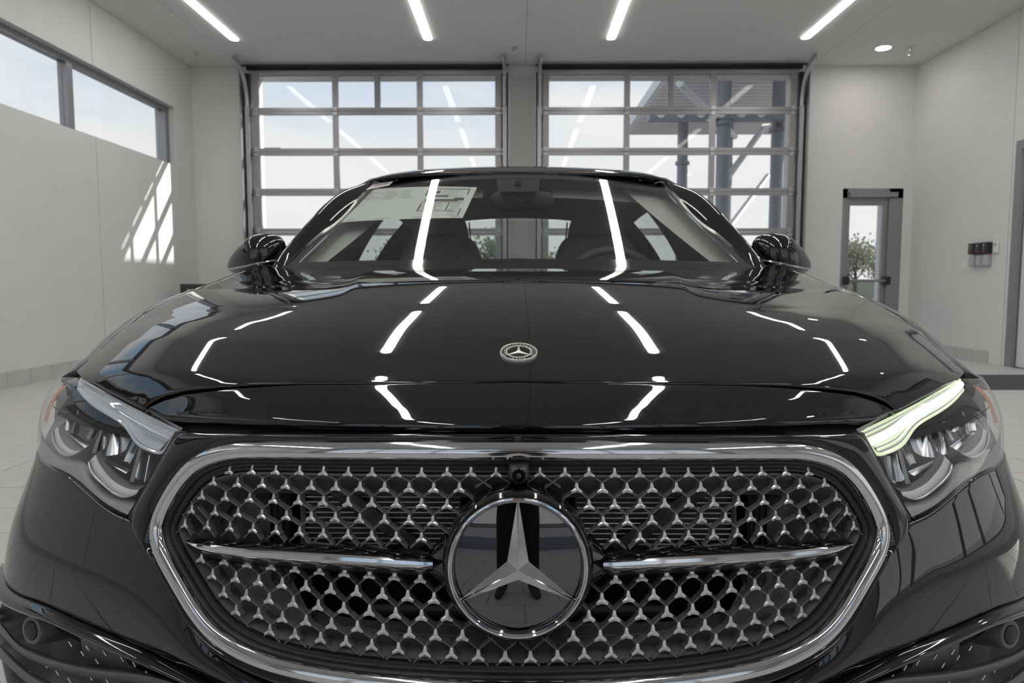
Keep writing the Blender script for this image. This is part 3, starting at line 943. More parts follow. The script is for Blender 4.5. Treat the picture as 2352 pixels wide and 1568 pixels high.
def c8(p): return (1189 - (340 + p[0] / 2.667), 980 + p[1] / 2.667)
def c7(p): return (1189 - (960 + p[0] / 3.335), 1030 + p[1] / 3.335)
def c3(p): return (1189 - (400 + p[0] / 2.613), 1420 + p[1] / 2.613)
ROWS = [
    [c8(p) for p in ((475,275),(615,275),(762,275),(910,277),(1058,280),(1212,284),(1360,285),(1513,287),(1667,288))] + [c7(p) for p in ((215,187),(400,188),(595,190))],
    [c8(p) for p in ((375,345),(525,355),(678,358),(825,365),(982,370),(1135,375),(1285,378),(1437,380),(1590,383),(1742,385))] + [c7((310,312))],
    [c8(p) for p in ((303,432),(450,440),(600,448),(748,455),(903,462),(1057,467),(1210,472),(1358,475),(1510,478),(1667,482))] + [c7((215,442))],
    [c8(p) for p in ((240,520),(385,530),(528,540),(676,550),(828,558),(982,563),(1132,568),(1283,575),(1437,580),(1590,585),(1738,590))],
    [c8(p) for p in ((197,610),(338,620),(478,629),(622,638),(764,647),(910,657),(1057,667),(1210,674),(1358,682),(1510,687),(1667,693))],
    [c8(p) for p in ((300,820),(445,834),(588,850),(735,865),(883,880),(1035,893),(1190,905),(1345,916),(1500,927),(1660,942))],
    [c8(p) for p in ((370,922),(515,940),(657,960),(803,977),(950,993),(1105,1010),(1265,1025),(1425,1040),(1582,1055),(1745,1069))],
    [c8(p) for p in ((440,1032),(580,1052),(722,1072),(872,1092),(1027,1113),(1185,1130),(1345,1146),(1507,1161),(1668,1175))] + [c7((215,1302))],
    [c8(p) for p in ((517,1145),(657,1165),(805,1187),(952,1207),(1110,1227),(1270,1245),(1430,1263),(1593,1281),(1755,1296))] + [c7((335,1457))],
    [c8(p) for p in ((727,1268),(883,1292),(1042,1315),(1200,1336),(1360,1358),(1525,1379),(1690,1400))] + [c3(p) for p in ((1660,230),(1822,243),(1985,250))],
]
ROWS = [r + [(-o, y) for o, y in r] for r in ROWS]

def star_mesh(Lu, Ll, wt, wn, hz, back):
    v = [(0, 0, hz)]
    for k in range(3):
        a = PI/2 + k * 2*PI/3 + (0, -.06, .06)[k]; L = Lu if k == 0 else Ll
        c, s_ = math.cos(a), math.sin(a)
        v += [(L*c + wt*s_, L*s_ - wt*c, hz*.55), (L*c - wt*s_, L*s_ + wt*c, hz*.55)]
        b = a + PI/3
        v.append((wn*math.cos(b), wn*math.sin(b), hz*.45))
    n = len(v)
    v += [(x * 1.12, y * 1.12, -back) for x, y, z in v[1:]]
    f = []
    for k in range(3):
        r, l, nn = 1 + 3*k, 2 + 3*k, 3 + 3*k; pn = 3 + 3*((k + 2) % 3)
        f += [(0, pn, r), (0, r, l), (0, l, nn)]
    ring = [1, 2, 3, 4, 5, 6, 7, 8, 9]
    # ring order around: r,l,notch
    for i in range(9):
        a_, b_ = ring[i], ring[(i + 1) % 9]
        f.append((b_, a_, n + a_ - 1, n + b_ - 1))
    return v, f
SM = [mesh_data('star', *star_mesh(.0084, .0076, .0015, .0032, .0034, .008), M_satin, False), mesh_data('star', *star_mesh(.0096, .0084, .0016, .0036, .0036, .008), M_satin, False)]
bars = MB()
UPL = [.0088, .0090]
def star_frame(off, py, h):
    q = sz(abs(off), py); s_ = q[0] * (1 if off >= 0 else -1)
    p = skin(s_, q[1], np.array(h)); n = skin_n(np.array(s_), np.array(q[1])); n = n / np.linalg.norm(n)
    up = np.array([0, 0, 1.0]) - n * n[2]; up /= np.linalg.norm(up); rt = np.cross(up, n)
    return p, rt, up, n, (s_, q[1])
SH = -.006
frames = [[star_frame(o, y, SH) for o, y in r] for r in ROWS]
EMB_PX, EMB_H = (0, 1302), .022
def in_emblem(p, r=.099): return p[0] ** 2 + (p[2] - .600) ** 2 < r * r
def bar(a, b):
    d = b - a; L = np.linalg.norm(d)
    if L < .004: return
    n = np.array([0, -1.0, 0]); t = d / L; u = np.cross(t, n); u /= np.linalg.norm(u)
    w, dep = .00095, .010
    m = []
    for p in (a, b):
        m += [p - u*w, p - u*w*.45 + n*.0012, p + u*w*.45 + n*.0012, p + u*w, p + u*w*1.6 - n*dep, p - u*w*1.6 - n*dep]
    bars.add(m, [(i, (i+1) % 6, 6 + (i+1) % 6, 6 + i) for i in range(6)] + [(5, 4, 3, 2, 1, 0), (6, 7, 8, 9, 10, 11)])
def clip_bar(a, sa, vec, step, nmax):
    """run from a along vec until the opening edge, the emblem or the louvre stops it"""
    k = 0
    while k < nmax:
        p = a + vec * step * (k + 1)
        s_ = sa[0] + (p[0] - a[0]) / max(.6, math.cos(math.atan(.88 * abs(a[0])))); z_ = p[2]
        if not inside((s_, z_), OPEN) or in_emblem(p, .094): break
        k += 1
    if k: bar(a, a + vec * step * k)
for r, row in enumerate(frames):
    lower = r >= 5; L = UPL[lower]
    nxt = frames[r + 1] if r not in (4, 9) else []
    prv = frames[r - 1] if r not in (0, 5) else []
    for (p, rt, up, n, q) in row:
        if in_emblem(p, .101): continue
        o = bpy.data.objects.new('star', SM[lower]); link(o, grille)
        o.matrix_basis = Matrix(((rt[0], up[0], n[0], p[0]), (rt[1], up[1], n[1], p[1]), (rt[2], up[2], n[2], p[2]), (0, 0, 0, 1)))
        top = p + up * L
        dl = (np.array([-.0155, 0, -.0105]) if not lower else np.array([-.0165, 0, -.0135]))
        for sgn in (-1, 1):
            tgt = [f for f in nxt if .006 < sgn * (f[0][0] - p[0]) < .026]
            if tgt:
                f = min(tgt, key=lambda f: abs(f[0][0] - p[0])); bar(p + (f[0] + f[2]*L - p) * .0, f[0] + f[2] * L)
            elif not (r == 4):
                vec = rt * sgn * abs(dl[0]) + up * dl[2]
                if r == 9: bar(p, p + vec * 1.0)
                else: clip_bar(p, q, vec / np.linalg.norm(vec), .002, 16)
            else:
                bar(p, p + rt * sgn * .0145 + up * (-.0125))
            if r not in (0, 5) and not any(.006 < sgn * (f[0][0] - p[0]) < .026 for f in prv):
                vec = rt * sgn * abs(dl[0]) + up * abs(dl[2])
                clip_bar(top, q, vec / np.linalg.norm(vec), .002, 14)
bars.build('lattice', mat('lattice_plastic', (0.14, 0.14, 0.145), 0.26, noise=0.08, nscale=60), grille, angle=20, kind='stuff')
# thin bar along the top of the lattice
ln = [K(o, 1072, -.012) for o in np.linspace(-640, 640, 40)]
MB().tube(ln, .0016, 6).build('lattice_top_bar', M_bkg, grille)

# ---- louvres left and right of the emblem
lu = np.linspace(0, 1, 40)
def LPh(o, py, h): return LP(o, py, -h)
def louvre(sx):
    g = empty('louvre', LP(sx * 480, 1270), parent=grille)
    off = 766 + (196 - 766) * lu
    top = np.interp(lu, [0, .03, .25, .64, .9, 1], [1243, 1238, 1244, 1254, 1266, 1272]); mid = np.interp(lu, [0, .03, .25, .64, .95, 1], [1246, 1247, 1264, 1275, 1285, 1288])
    bot = np.interp(lu, [0, .02, .05, .12, .25, .64, .96, 1], [1250, 1258, 1267, 1277, 1288, 1303, 1313, 1308])
    R = []
    for f, h in ((-.35, -.03), (0, -.004), (.08, .003), (.5, .012), (.96, .0185)):
        R.append([LPh(sx * o, t_ + (m_ - t_) * f, h) for o, t_, m_ in zip(off, top, mid)])
    MB().grid(np.array(R)).build('louvre_top', M_gloss, g)
    C = []
    for f, h in ((-.02, .0182), (.0, .021), (.2, .0245), (.5, .0255), (.8, .0215), (1.0, .013), (1.08, .0)):
        C.append([LPh(sx * o, m_ + (b_ - m_) * f, h) for o, m_, b_ in zip(off, mid, bot)])
    mb = MB().grid(np.array(C))
    for e in (0, -1):
        n_ = len(C); mb.add([row[e] for row in C], [tuple(range(n_))])
    mb.build('louvre_chrome', M_chrome, g)
    U = []
    for f, h in ((1.0, .012), (1.25, .0), (1.5, -.03)):
        U.append([LPh(sx * o, m_ + (b_ - m_) * f, h) for o, m_, b_ in zip(off, mid, bot)])
    MB().grid(np.array(U)).build('louvre_underside', M_bk, g)
louvre(1); louvre(-1)

# ---- star emblem
d = rayoff(0, 1302); t = (-.075 - CAM[1]) / d[1]; EC = CAM + t * d
LEAN = math.radians(4.6)
EM = T(EC) @ Matrix.Rotation(PI/2 - LEAN, 4, 'X')           # local z faces the camera
EM = Matrix(((1, 0, 0, EC[0]), (0, math.sin(LEAN), -math.cos(LEAN), EC[1]), (0, math.cos(LEAN), math.sin(LEAN), EC[2]), (0, 0, 0, 1)))
emb = empty('emblem', tuple(EC), parent=car)
PXM = float(np.dot(EC - CAM, [0, math.cos(PITCH), -math.sin(PITCH)])) / FPX
R0 = 176 * PXM
MB().lathe([(R0, -.06), (R0, -.012), (R0 * .99, -.006), (R0 * .97, -.002), (R0 * .945, .001), (R0 * .925, .0)], EM, 96).build('emblem_housing', M_gloss, emb)
R1 = 162.5 * PXM
MB().lathe([(R1, -.01), (R1, .002), (R1 * .985, .0055), (R1 * .965, .0062), (R1 * .948, .0042), (R1 * .94, .0042), (R1 * .93, .0052), (R1 * .915, .003), (R1 * .905, -.002)], EM, 96).build('emblem_ring', M_chrome, emb)
R2 = R1 * .91
cap = [(R2 * math.sin(a) / math.sin(.30), -.003 - .0005 + R2 / math.sin(.30) * (math.cos(a) - math.cos(.30)) * .42) for a in np.linspace(.30, 0.0005, 18)]
MB().lathe(cap, EM, 96).build('emblem_disc', mat('emblem_glass', (0.15, 0.15, 0.158), 0.015, metal=1.0, noise=0.02), emb)
def emblem_star(L, wn, wt, hc, ht, z0, M_, back=.004):
    v = [(0, 0, z0 + hc)]
    for k in range(3):
        a = PI/2 + k * 2*PI/3; c, s_ = math.cos(a), math.sin(a)
        v += [(L*c, L*s_, z0 + ht), (L*c + wt*s_, L*s_ - wt*c, z0), (L*c - wt*s_, L*s_ + wt*c, z0)]
        b = a + PI/3; v.append((wn*math.cos(b), wn*math.sin(b), z0))
    n = len(v); v += [(x, y, z0 - back) for x, y, z in v]
    f = []
    for k in range(3):
        tip, tr, tl, nl = 1+4*k, 2+4*k, 3+4*k, 4+4*k; nr = 4 + 4*((k+2) % 3)
        f += [(0, nr, tr, tip), (0, tip, tl, nl)]
        f += [(tr, nr, n + nr, n + tr), (nl, tl, n + tl, n + nl), (tip, tr, n + tr, n + tip), (tl, tip, n + tip, n + tl)]
    return [tuple(M_ @ Vector(p)) for p in v], f
capz = R2 / math.sin(.30) * (1 - math.cos(.30)) * .42 - .0035
obj('emblem_star', *emblem_star(R1 * .925, .0150, .0011, capz + .008, .0045, .0015, EM, .006), M_chrome, emb, smooth=False)
# gloss black shoulders joining the emblem to the louvres
for sx in (1, -1):
    G = []
    for o in np.linspace(168, 205, 8):
        f = (o - 168) / 37
        row = []
        for py, h in zip(np.linspace(1225 + 42 * f, 1345 - 30 * f, 12), np.sin(np.linspace(.25, PI - .35, 12)) * (.030 - .016 * f) - .006):
            row.append(LPh(sx * o, py, h))
        G.append(row)
    panel(np.array(G), 'emblem_shoulder', M_gloss, emb, out=(0, -1, 0), roll=.001, depth=.03)

# ---- front camera above the emblem
cp = empty('front_camera', tuple(K(2, 1085)), parent=grille)
G = []
for py, w, h0 in ((1060, 22, .0), (1064, 24, .012), (1075, 25, .022), (1090, 26, .028), (1102, 24, .026), (1110, 19, .016), (1112, 15, .0)):
    G.append([LPh(2 + w * math.sin(a), py, h0 * (max(0, math.cos(a)) ** .4)) for a in np.linspace(-PI/2, PI/2, 17)])
MB().grid(np.array(G)).build('camera_pod', M_bk, cp)
pc = LP(2, 1093, -.031); Mc = Matrix(((1, 0, 0, pc[0]), (0, .25, -.968, pc[1]), (0, .968, .25, pc[2]), (0, 0, 0, 1)))
MB().lathe([(.0095, -.004), (.0095, .0005), (.0085, .0015), (.0075, .0005), (.0070, -.002), (.0050, -.002), (.0045, -.001)], Mc, 28).build('camera_ring', M_gloss, cp)
MB().lathe([(.0046, -.001), (.0036, .0008), (.002, .0018), (.0001, .0021)], Mc, 20).build('camera_lens', mat('camera_glass', (0.05, 0.05, 0.06), 0.02, metal=0.8), cp)

# ---- behind the lattice
M_fin = mat('radiator_fin', (0.80, 0.81, 0.83), 0.45, metal=0.4, noise=0.1, nscale=80)
rad = empty('radiator', tuple(K(0, 1160, -.12)), parent=car)
for sx in (1, -1):
    G = np.array([[LP(sx * o, py, .068) for o in np.linspace(130, 492, 14)] for py in np.linspace(1064, 1262, 10)])
    MB().grid(G).build('radiator_core', mat('radiator_core', (0.030, 0.031, 0.033), 0.5, metal=.4, noise=0.4, nscale=300), rad)
    for k in range(16):
        py = 1070 + k * 11.9
        MB().tube([LP(sx * o, py, .062) for o in np.linspace(135, 488, 12)], .0010, 5).build('radiator_fin', M_fin, rad)
    MB().tube([LP(sx * 494, py, .062) for py in np.linspace(1060, 1262, 8)], .004, 6).build('radiator_tank', M_bkg, rad)
    a0, a1 = (500, 1068), (225, 1262)
    S = []
    for f in np.linspace(0, 1, 10):
        o, py = a0[0] + (a1[0] - a0[0]) * f, a0[1] + (a1[1] - a0[1]) * f
        S.append([LP(sx * (o - 14), py - 12, .052), LP(sx * (o - 12), py - 11, .049), LP(sx * (o + 12), py + 11, .049), LP(sx * (o + 14), py + 12, .052)])
    MB().grid(np.array(S)).build('diagonal_strap', M_bk, rad)
    # side air guide
    G = []
    for o in np.linspace(570, 770, 12):
        f = (o - 570) / 200
        G.append([LP(sx * o, py, .10 - .055 * f + .012 * math.sin(f * 7 + py * .03)) for py in np.linspace(1062, 1250, 12)])
    MB().grid(np.array(G)).build('air_guide', M_bkg, rad)
    for o in (545, 530, 560):
        MB().tube([LP(sx * o, py, .10) for py in np.linspace(1062, 1252, 6)], .005, 6).build('guide_rib', M_bk, rad)
# lower backing panels with the parking sensors
for sx in (1, -1):
    top_ = [(735, 1300), (690, 1296), (640, 1290), (600, 1288), (560, 1291), (535, 1305)]
    A = [(720, 1310), (668, 1297), (610, 1291), (565, 1292), (540, 1305), (510, 1350), (470, 1425), (448, 1445), (400, 1440), (300, 1449), (200, 1456), (100, 1461), (0, 1463)]
    B = [(718, 1325), (690, 1400), (640, 1450), (600, 1480), (560, 1500), (520, 1514), (470, 1527), (430, 1535), (380, 1544), (290, 1556), (195, 1566), (100, 1572), (0, 1574)]
    A2, B2 = path(A, 50), path(B, 50)
    G = np.array([[LP(sx * (a[0] + (b[0] - a[0]) * f), a[1] + (b[1] - a[1]) * f, .040) for a, b in zip(A2, B2)] for f in np.linspace(0, 1, 16)])
    MB().grid(G).build('lower_shutter_panel', M_bkg, rad)
    p, rt, up, n, q = star_frame(sx * 577, 1335, -.030)
    Ms = Matrix(((rt[0], up[0], n[0], p[0]), (rt[1], up[1], n[1], p[1]), (rt[2], up[2], n[2], p[2]), (0, 0, 0, 1)))
    ps = empty('parking_sensor', tuple(p), parent=car)
    MB().lathe([(.0165, -.012), (.0165, .004), (.0150, .0055), (.0125, .0045), (.0118, .001)], Ms, 32).build('sensor_collar', M_bkg, ps)
    MB().lathe([(.0112, .001), (.0105, .0038), (.009, .0045), (.0001, .0045)], Ms, 28).build('sensor_face', M_bk, ps)
# pipe and dark box in the middle
MB().tube([LP(o, 1395, .07) for o in np.linspace(-330, 330, 20)], .010, 10).build('cooling_pipe', M_bk, rad)
MB().tube([LP(o, 1437, .06) for o in np.linspace(-400, 400, 20)], .006, 10).build('crash_bar_edge', M_bkg, rad)
# ------------------------------------------------------------------ headlamps
M_bezel = mat('lamp_bezel', (0.32, 0.31, 0.30), 0.35, noise=0.05, nscale=40)
M_shell = mat('lamp_shell', (0.22, 0.22, 0.225), 0.4, noise=0.1, nscale=40)
M_refl = mat('lamp_reflector', (0.88, 0.91, 0.96), 0.30, metal=1.0, noise=0.05, nscale=60)
M_guide = mat('light_guide_clear', (0.62, 0.65, 0.70), 0.08, spec=0.8, coat=0.8, noise=0.05, nscale=30)
M_crest = mat('lamp_crescent', (0.66, 0.66, 0.65), 0.35, noise=0.03, nscale=30)
M_drl = mat('drl_lit', (0.9, 0.95, 0.85), 0.2, emit=(0.93, 1.0, 0.86), emit_s=1.7)
M_drl2 = mat('drl_edge_lit', (0.7, 0.75, 0.55), 0.15, emit=(0.90, 0.98, 0.66), emit_s=0.55)
M_amber = mat('amber_reflector', (0.60, 0.16, 0.05), 0.25, coat=0.6, noise=0.15, nscale=90)
def c5(p): return (1189 - p[0] / 3.733, 820 + p[1] / 3.733)
def headlamp(sx, lit):
    q = sz(950, 1020); pc_ = skin(q[0] * sx, q[1])
    g = empty('headlamp', tuple(pc_), parent=car)
    bot = np.vstack([SZ([(899, 1189), (948, 1165), (985, 1138), (1018, 1108), (1050, 1084), (1092, 1066)]), [(.99, .672), (1.05, .690)]])
    top = np.vstack([SZ([(780, 980), (870, 932), (948, 890), (1007, 860)]), [(.90, .797), (1.02, .788)]])
    G = sub(bot, top, 60, 30)
    t_ = np.linspace(0, 1, 30)[:, None]; u_ = np.linspace(0, 1, 60)[None, :]
    P = skin(G[..., 0], G[..., 1], .003 - .016 * np.clip((t_ - .86) / .14, 0, 1) + .010 * np.sin(PI * t_) * np.sin(PI * np.clip(u_ * 1.1, 0, 1)))
    P[..., 0] *= sx
    MB().grid(P, flip=sx < 0).build('lens', M_lens, g)
    # bowl behind the lens
    hb_ = -.006 - .085 * np.clip(np.sin(PI * t_) * 2.2, 0, 1) * np.clip(np.sin(PI * np.clip(u_, 0, 1)) * 2.6, 0, 1)
    B = skin(G[..., 0], G[..., 1], hb_); B[..., 0] *= sx
    MB().grid(B, flip=sx < 0).build('housing', M_shell, g)
    L = lambda p, dep: LP(sx * c5(p)[0], c5(p)[1], dep)
    def strip(ca, cb, da, db, n=30, m=6, bul=0.0):
        A2, B2 = path(ca, n), path(cb, n)
        R = []
        for f in np.linspace(0, 1, m):
            R.append([L((a[0] + (b[0] - a[0]) * f, a[1] + (b[1] - a[1]) * f), da + (db - da) * f - bul * math.sin(PI * f)) for a, b in zip(A2, B2)])
        return np.array(R)
    def ribbon_(ca, cb, da, db, name, m_, **k):
        MB().grid(strip(ca, cb, da, db, **k)).build(name, m_, g)
    # lower bezel
    ribbon_([(285, 760), (330, 880), (470, 960), (620, 1040), (760, 1160), (900, 1270), (1075, 1360)],
            [(330, 640), (400, 790), (520, 880), (690, 900), (780, 1030), (930, 1180), (1150, 1240)], .006, .035, 'bezel', M_bezel, bul=.006)
    # crescents with bright rims
    for o_, i_ in ((([(418, 650), (430, 740), (470, 810), (535, 855), (600, 850), (660, 815), (712, 785)]), ([(474, 600), (490, 690), (530, 755), (585, 800), (630, 812), (670, 808), (706, 790)])),
                   (([(728, 915), (745, 985), (800, 1060), (880, 1130), (970, 1195), (1060, 1215), (1150, 1185)]), ([(800, 840), (825, 910), (880, 990), (950, 1065), (1030, 1115), (1100, 1140), (1172, 1145)]))):
        mid = [((a[0] * .72 + b[0] * .28), (a[1] * .72 + b[1] * .28)) for a, b in zip(o_, i_)]
        ribbon_(mid, i_, .026, .034, 'crescent', M_crest, m=5, bul=.003)
        ribbon_(o_, mid, .020, .026, 'crescent_rim', M_refl, m=6, bul=.006)
        ribbon_(i_, [(a[0] + 60, a[1] - 40) for a in i_], .036, .060, 'bowl', M_shell, m=6)
    # reflector facets
    for quad in (((560, 470), (640, 455), (600, 640), (530, 620)), ((650, 480), (690, 470), (650, 660), (605, 640)), ((700, 500), (810, 520), (770, 640), (680, 610)), ((820, 560), (850, 560), (790, 700), (720, 700)),
                 ((865, 560), (950, 580), (900, 700), (850, 820)), ((830, 580), (860, 560), (850, 830), (780, 810)), ((960, 600), (1010, 620), (990, 840), (880, 850)), ((1015, 640), (1110, 680), (1060, 800), (960, 860)),
                 ((1120, 720), (1170, 770), (1090, 930), (1040, 900)), ((1200, 800), (1250, 830), (1210, 1060), (1140, 1030)), ((1260, 840), (1320, 850), (1270, 1060), (1215, 1075)),
                 ((540, 640), (620, 660), (760, 760), (700, 790)), ((830, 870), (900, 880), (1110, 970), (1060, 1010))):
        k = random.uniform(-.012, .012)
        c_ = [L(quad[0], .058 + k), L(quad[1], .064 - k), L(quad[2], .052 - k), L(quad[3], .048 + k)]
        m = MB(); n_ = 6
        Gq = np.array([[(c_[0] * (1 - u) + c_[1] * u) * (1 - v) + (c_[3] * (1 - u) + c_[2] * u) * v + np.array([0, .005 * math.sin(PI * u) * (1 if k > 0 else -1), 0]) for u in np.linspace(0, 1, n_)] for v in np.linspace(0, 1, n_)])
        m.grid(Gq).build('reflector_facet', M_refl, g)
    for quad in (((640, 460), (655, 460), (600, 660), (585, 655)), ((800, 540), (830, 560), (740, 720), (715, 700)), ((1180, 760), (1200, 790), (1130, 1080), (1090, 1075)), ((860, 560), (880, 560), (800, 830), (765, 830))):
        c_ = [L(q_, .045) for q_ in quad]; c2 = [L(q_, .075) for q_ in quad]
        MB().add(c_ + c2, BOXF).build('divider', M_shell, g, smooth=False)
    # light guide along the top edge
    Tc = path([(672, 185), (850, 285), (1050, 400), (1290, 520), (1515, 628)], 40)
    Bc = path([(645, 275), (745, 385), (900, 490), (1060, 600), (1160, 740), (1335, 828)], 40)
    ribbon_(Tc, Bc, .030, .034, 'guide_plate', M_guide if not lit else M_shell, n=40)
    nr = 13
    for k in range(nr):
        f = (k + .5) / nr
        pts = [L((a[0] + (b[0] - a[0]) * f, a[1] + (b[1] - a[1]) * f), .022 + .004 * math.sin(k)) for a, b in zip(Tc, Bc)]
        MB().tube(pts, .0021 if not lit or k not in (5, 6) else .0046, 6).build('light_guide_rib', (M_guide if not lit else (M_drl if k in (5, 6) else (M_drl2 if k % 2 == 0 else M_guide))), g)
    edge = np.vstack([Tc[-1:], [(1440, 740), (1370, 825)], Bc[::-1][1:]])
    MB().tube([L(p, .018) for p in path(edge, 60)], .0026, 6).build('light_guide_edge', M_guide if not lit else M_drl2, g)
    # amber marker at the outer end
    ribbon_([(560, 238), (487, 308), (428, 405), (382, 550)], [(495, 262), (430, 340), (385, 430), (345, 560)], .020, .014, 'side_marker', M_amber, m=4)
    # dark slotted band
    ribbon_([(480, 320), (430, 390), (440, 430), (560, 470)], [(470, 360), (425, 420), (470, 460), (545, 490)], .035, .035, 'mesh_band', M_bk, m=3)
headlamp(-1, False)
headlamp(1, True)
# black gasket along the inner lamp edge
for sx in (1, -1):
    P = np.array([[LP(sx * (774 + 112 * f + w), 992 + 205 * f, .0 + abs(w - 4) * .0006) for w in np.linspace(-9, 17, 6)] for f in np.linspace(0, 1, 20)])
    panel(P, 'lamp_gasket', M_bk, car, out=(0, -1, 0), roll=.001, depth=.03)
# ------------------------------------------------------------------ greenhouse
# windshield: (u across, t up); bows forward in the middle
def ws(u, t):
    u, t = np.broadcast_arrays(np.asarray(u, float), np.asarray(t, float))
    hw = .775 + (.605 - .775) * t - .012 * np.sin(PI * t)
    X = u * hw
    Y = 1.235 + (1.87 - 1.235) * t + (.16 - .02 * t) * u ** 2
    Zl = 1.016 + (1.388 - 1.016) * (t + .10 * t * (1 - t))
    Z = Zl - (.006 + .020 * t) * u ** 2
    return np.stack([X, Y, Z], -1)
ug_, tg_ = np.linspace(-1, 1, 61)[None, :], np.linspace(-.03, 1, 40)[:, None]
ws_o = MB().grid(ws(ug_, tg_)).build('windshield', M_ws, car)
# printed black border on the glass
def band(u0, u1, t0, t1, n, m_, name, mat_, lift=-.003, parent=None):
    P = ws(np.linspace(u0, u1, n)[None, :], np.linspace(t0, t1, m_)[:, None])
    P = P + np.array([0, .5, -.8]) * abs(lift)
    return MB().grid(P).build(name, mat_, parent or ws_o)
band(-1, 1, -.03, .045, 41, 4, 'frit_lower', M_gloss)
band(-1, 1, .925, 1.0, 41, 4, 'frit_upper', M_gloss)
for s_ in (-1, 1):
    P = np.array([[ws(s_ * (1 - w), t) + np.array([0, .0015, -.0024]) for w in np.linspace(0, .055, 4)] for t in np.linspace(-.03, 1, 24)])
    MB().grid(P).build('frit_side', M_gloss, ws_o)
P = np.array([[ws(u * (.145 - .035 * (1 - t) / .3 * .9), t) + np.array([0, .002, -.0033]) for u in np.linspace(-1, 1, 12)] for t in np.linspace(.74, .93, 8)])
MB().grid(P).build('sensor_frit', M_gloss, ws_o)

# roof skin, station profile along Y
def roof_z(Y): return np.interp(Y, _ry, _rz)
_ry = np.linspace(1.86, 4.0, 300)
_rz = spline([1.80, 1.95, 2.10, 2.25, 2.45, 2.75, 3.1, 3.45, 3.8, 4.05], [1.367, 1.418, 1.4535, 1.474, 1.485, 1.483, 1.464, 1.425, 1.355, 1.29], _ry)
def roof_w(Y): return np.interp(Y, [1.8, 2.0, 2.4, 3.0, 3.6, 4.0], [.600, .612, .622, .62, .60, .565])
rs_ = np.linspace(0, 1, 50)
rows = []
for f in rs_:
    row = []
    for u in np.linspace(-1, 1, 61):
        Y = 1.872 + .14 * u * u + f * (3.45 - 1.872 - .14 * u * u)
        w = float(roof_w(Y)); z = float(roof_z(Y))
        row.append((u * w, Y, z - .030 * u * u - .022 * abs(u) ** 8))
    rows.append(row)
RF = np.array(rows)
panel(RF, 'roof', M_paint, car, out=(0, 0, 1), roll=.004, depth=.012)

# A-pillars and roof rails: outer ribbon from cowl to rear quarter
def rail(sx):
    line = np.array([(.845, 1.46, .985), (.822, 1.475, 1.035), (.772, 1.60, 1.150), (.722, 1.755, 1.262), (.682, 1.90, 1.330), (.656, 2.05, 1.368), (.645, 2.3, 1.398), (.642, 2.7, 1.406), (.632, 3.15, 1.385), (.612, 3.5, 1.345), (.59, 3.8, 1.27), (.565, 4.12, 1.16)])
    c = path(line, 90)
    P = []
    re_ = lambda Y: (float(roof_w(Y)), Y, float(roof_z(Y)) - .052)
    il = [tuple(ws(1.0, -.03) + np.array([.02, 0, -.03])), tuple(ws(1.0, 0.0)), tuple(ws(1.0, .22)), tuple(ws(1.0, .46)), tuple(ws(1.0, .70)), tuple(ws(1.0, .93)), re_(2.12), re_(2.32), re_(2.7), re_(3.1), re_(3.44), (.55, 3.8, 1.30), (.53, 4.10, 1.19)]
    ip = path(il, 400)
    # pair points by distance along Y so the two edges stay in step
    yc = np.clip((c[:, 1] - c[0, 1]) / (c[-1, 1] - c[0, 1]), 0, 1); yi = (ip[:, 1] - ip[0, 1]) / (ip[-1, 1] - ip[0, 1]); yi = np.maximum.accumulate(yi)
    inner = np.stack([np.interp(yc, yi, ip[:, q]) for q in range(3)], 1)
    for k in range(12):
        f = k / 11
        b = inner * (1 - f) + c * f
        b = b + np.array([.35, -.25, .55])[None] * (.020 * math.sin(PI * f))
        P.append(b)
    lowr = c + np.array([.004, .012, -.030])
    P.append(lowr)
    P = np.array(P) * (sx, 1, 1)
    return P
RLP = rail(1)
for sx in (1, -1):
    panel(rail(sx), 'pillar_rail', M_paint, car, out=(sx * .6, -.2, .6), roll=.003, depth=.02)
    # grey inner pillar trim
    Pi = np.array([[ws(sx * (1.0 - w * (.45 + .9 * t)), t) + np.array([0, .03 + .05 * w, -.035]) for w in np.linspace(-.02, .22, 5)] for t in np.linspace(0, 1, 20)])
    MB().grid(Pi).build('inner_pillar_trim', M_trimgrey, car)

# cowl between bonnet and glass
P = []
for f in np.linspace(0, 1, 8):
    row = []
    for u in np.linspace(-1, 1, 41):
        X = u * .82; a = np.array([X, float(vend(X)) + .44 * X * X - .04, float(Hz(X, vend(X))) - .018]); b = ws(X / .79, -.02)
        row.append(a * (1 - f) + b * f - np.array([0, 0, .012 * math.sin(PI * f)]))
    P.append(row)
MB().grid(np.array(P)).build('cowl', M_gloss, car)

# ---- body side behind the fenders, doors, rear
YS = np.r_[np.linspace(1.30, 4.2, 60), np.linspace(4.24, 4.80, 16)]
WH2 = 3.775
def side_profile(Y):
    zb = float(belt_z(Y)); sx = float(side_x(Y))
    q = ARC_R ** 2 - (Y - WH2) ** 2
    zl = ARC_Z + math.sqrt(q) if q > 0 else .20
    if Y < 1.2: zl = max(zl, float(arch(Y)))
    pts = [(sx - .085, zb), (sx - .04, zb - .012), (sx - .012, zb - .05), (sx, zb - .12), (sx - .004, zb - .26), (sx - .014, zb - .42), (sx - .004, zb - .55), (sx - .02, .30), (sx - .05, .20)]
    p = np.array(pts); m = np.linspace(0, 1, 28)
    s_ = np.linspace(0, 1, len(p)); c = spline(s_, p, m)
    c[:, 1] = np.maximum(c[:, 1], zl)
    return np.stack([c[:, 0], np.full(28, Y), c[:, 1]], 1)
SP = np.array([side_profile(Y) for Y in YS])
cuts = [0, 24, 43, len(YS)]
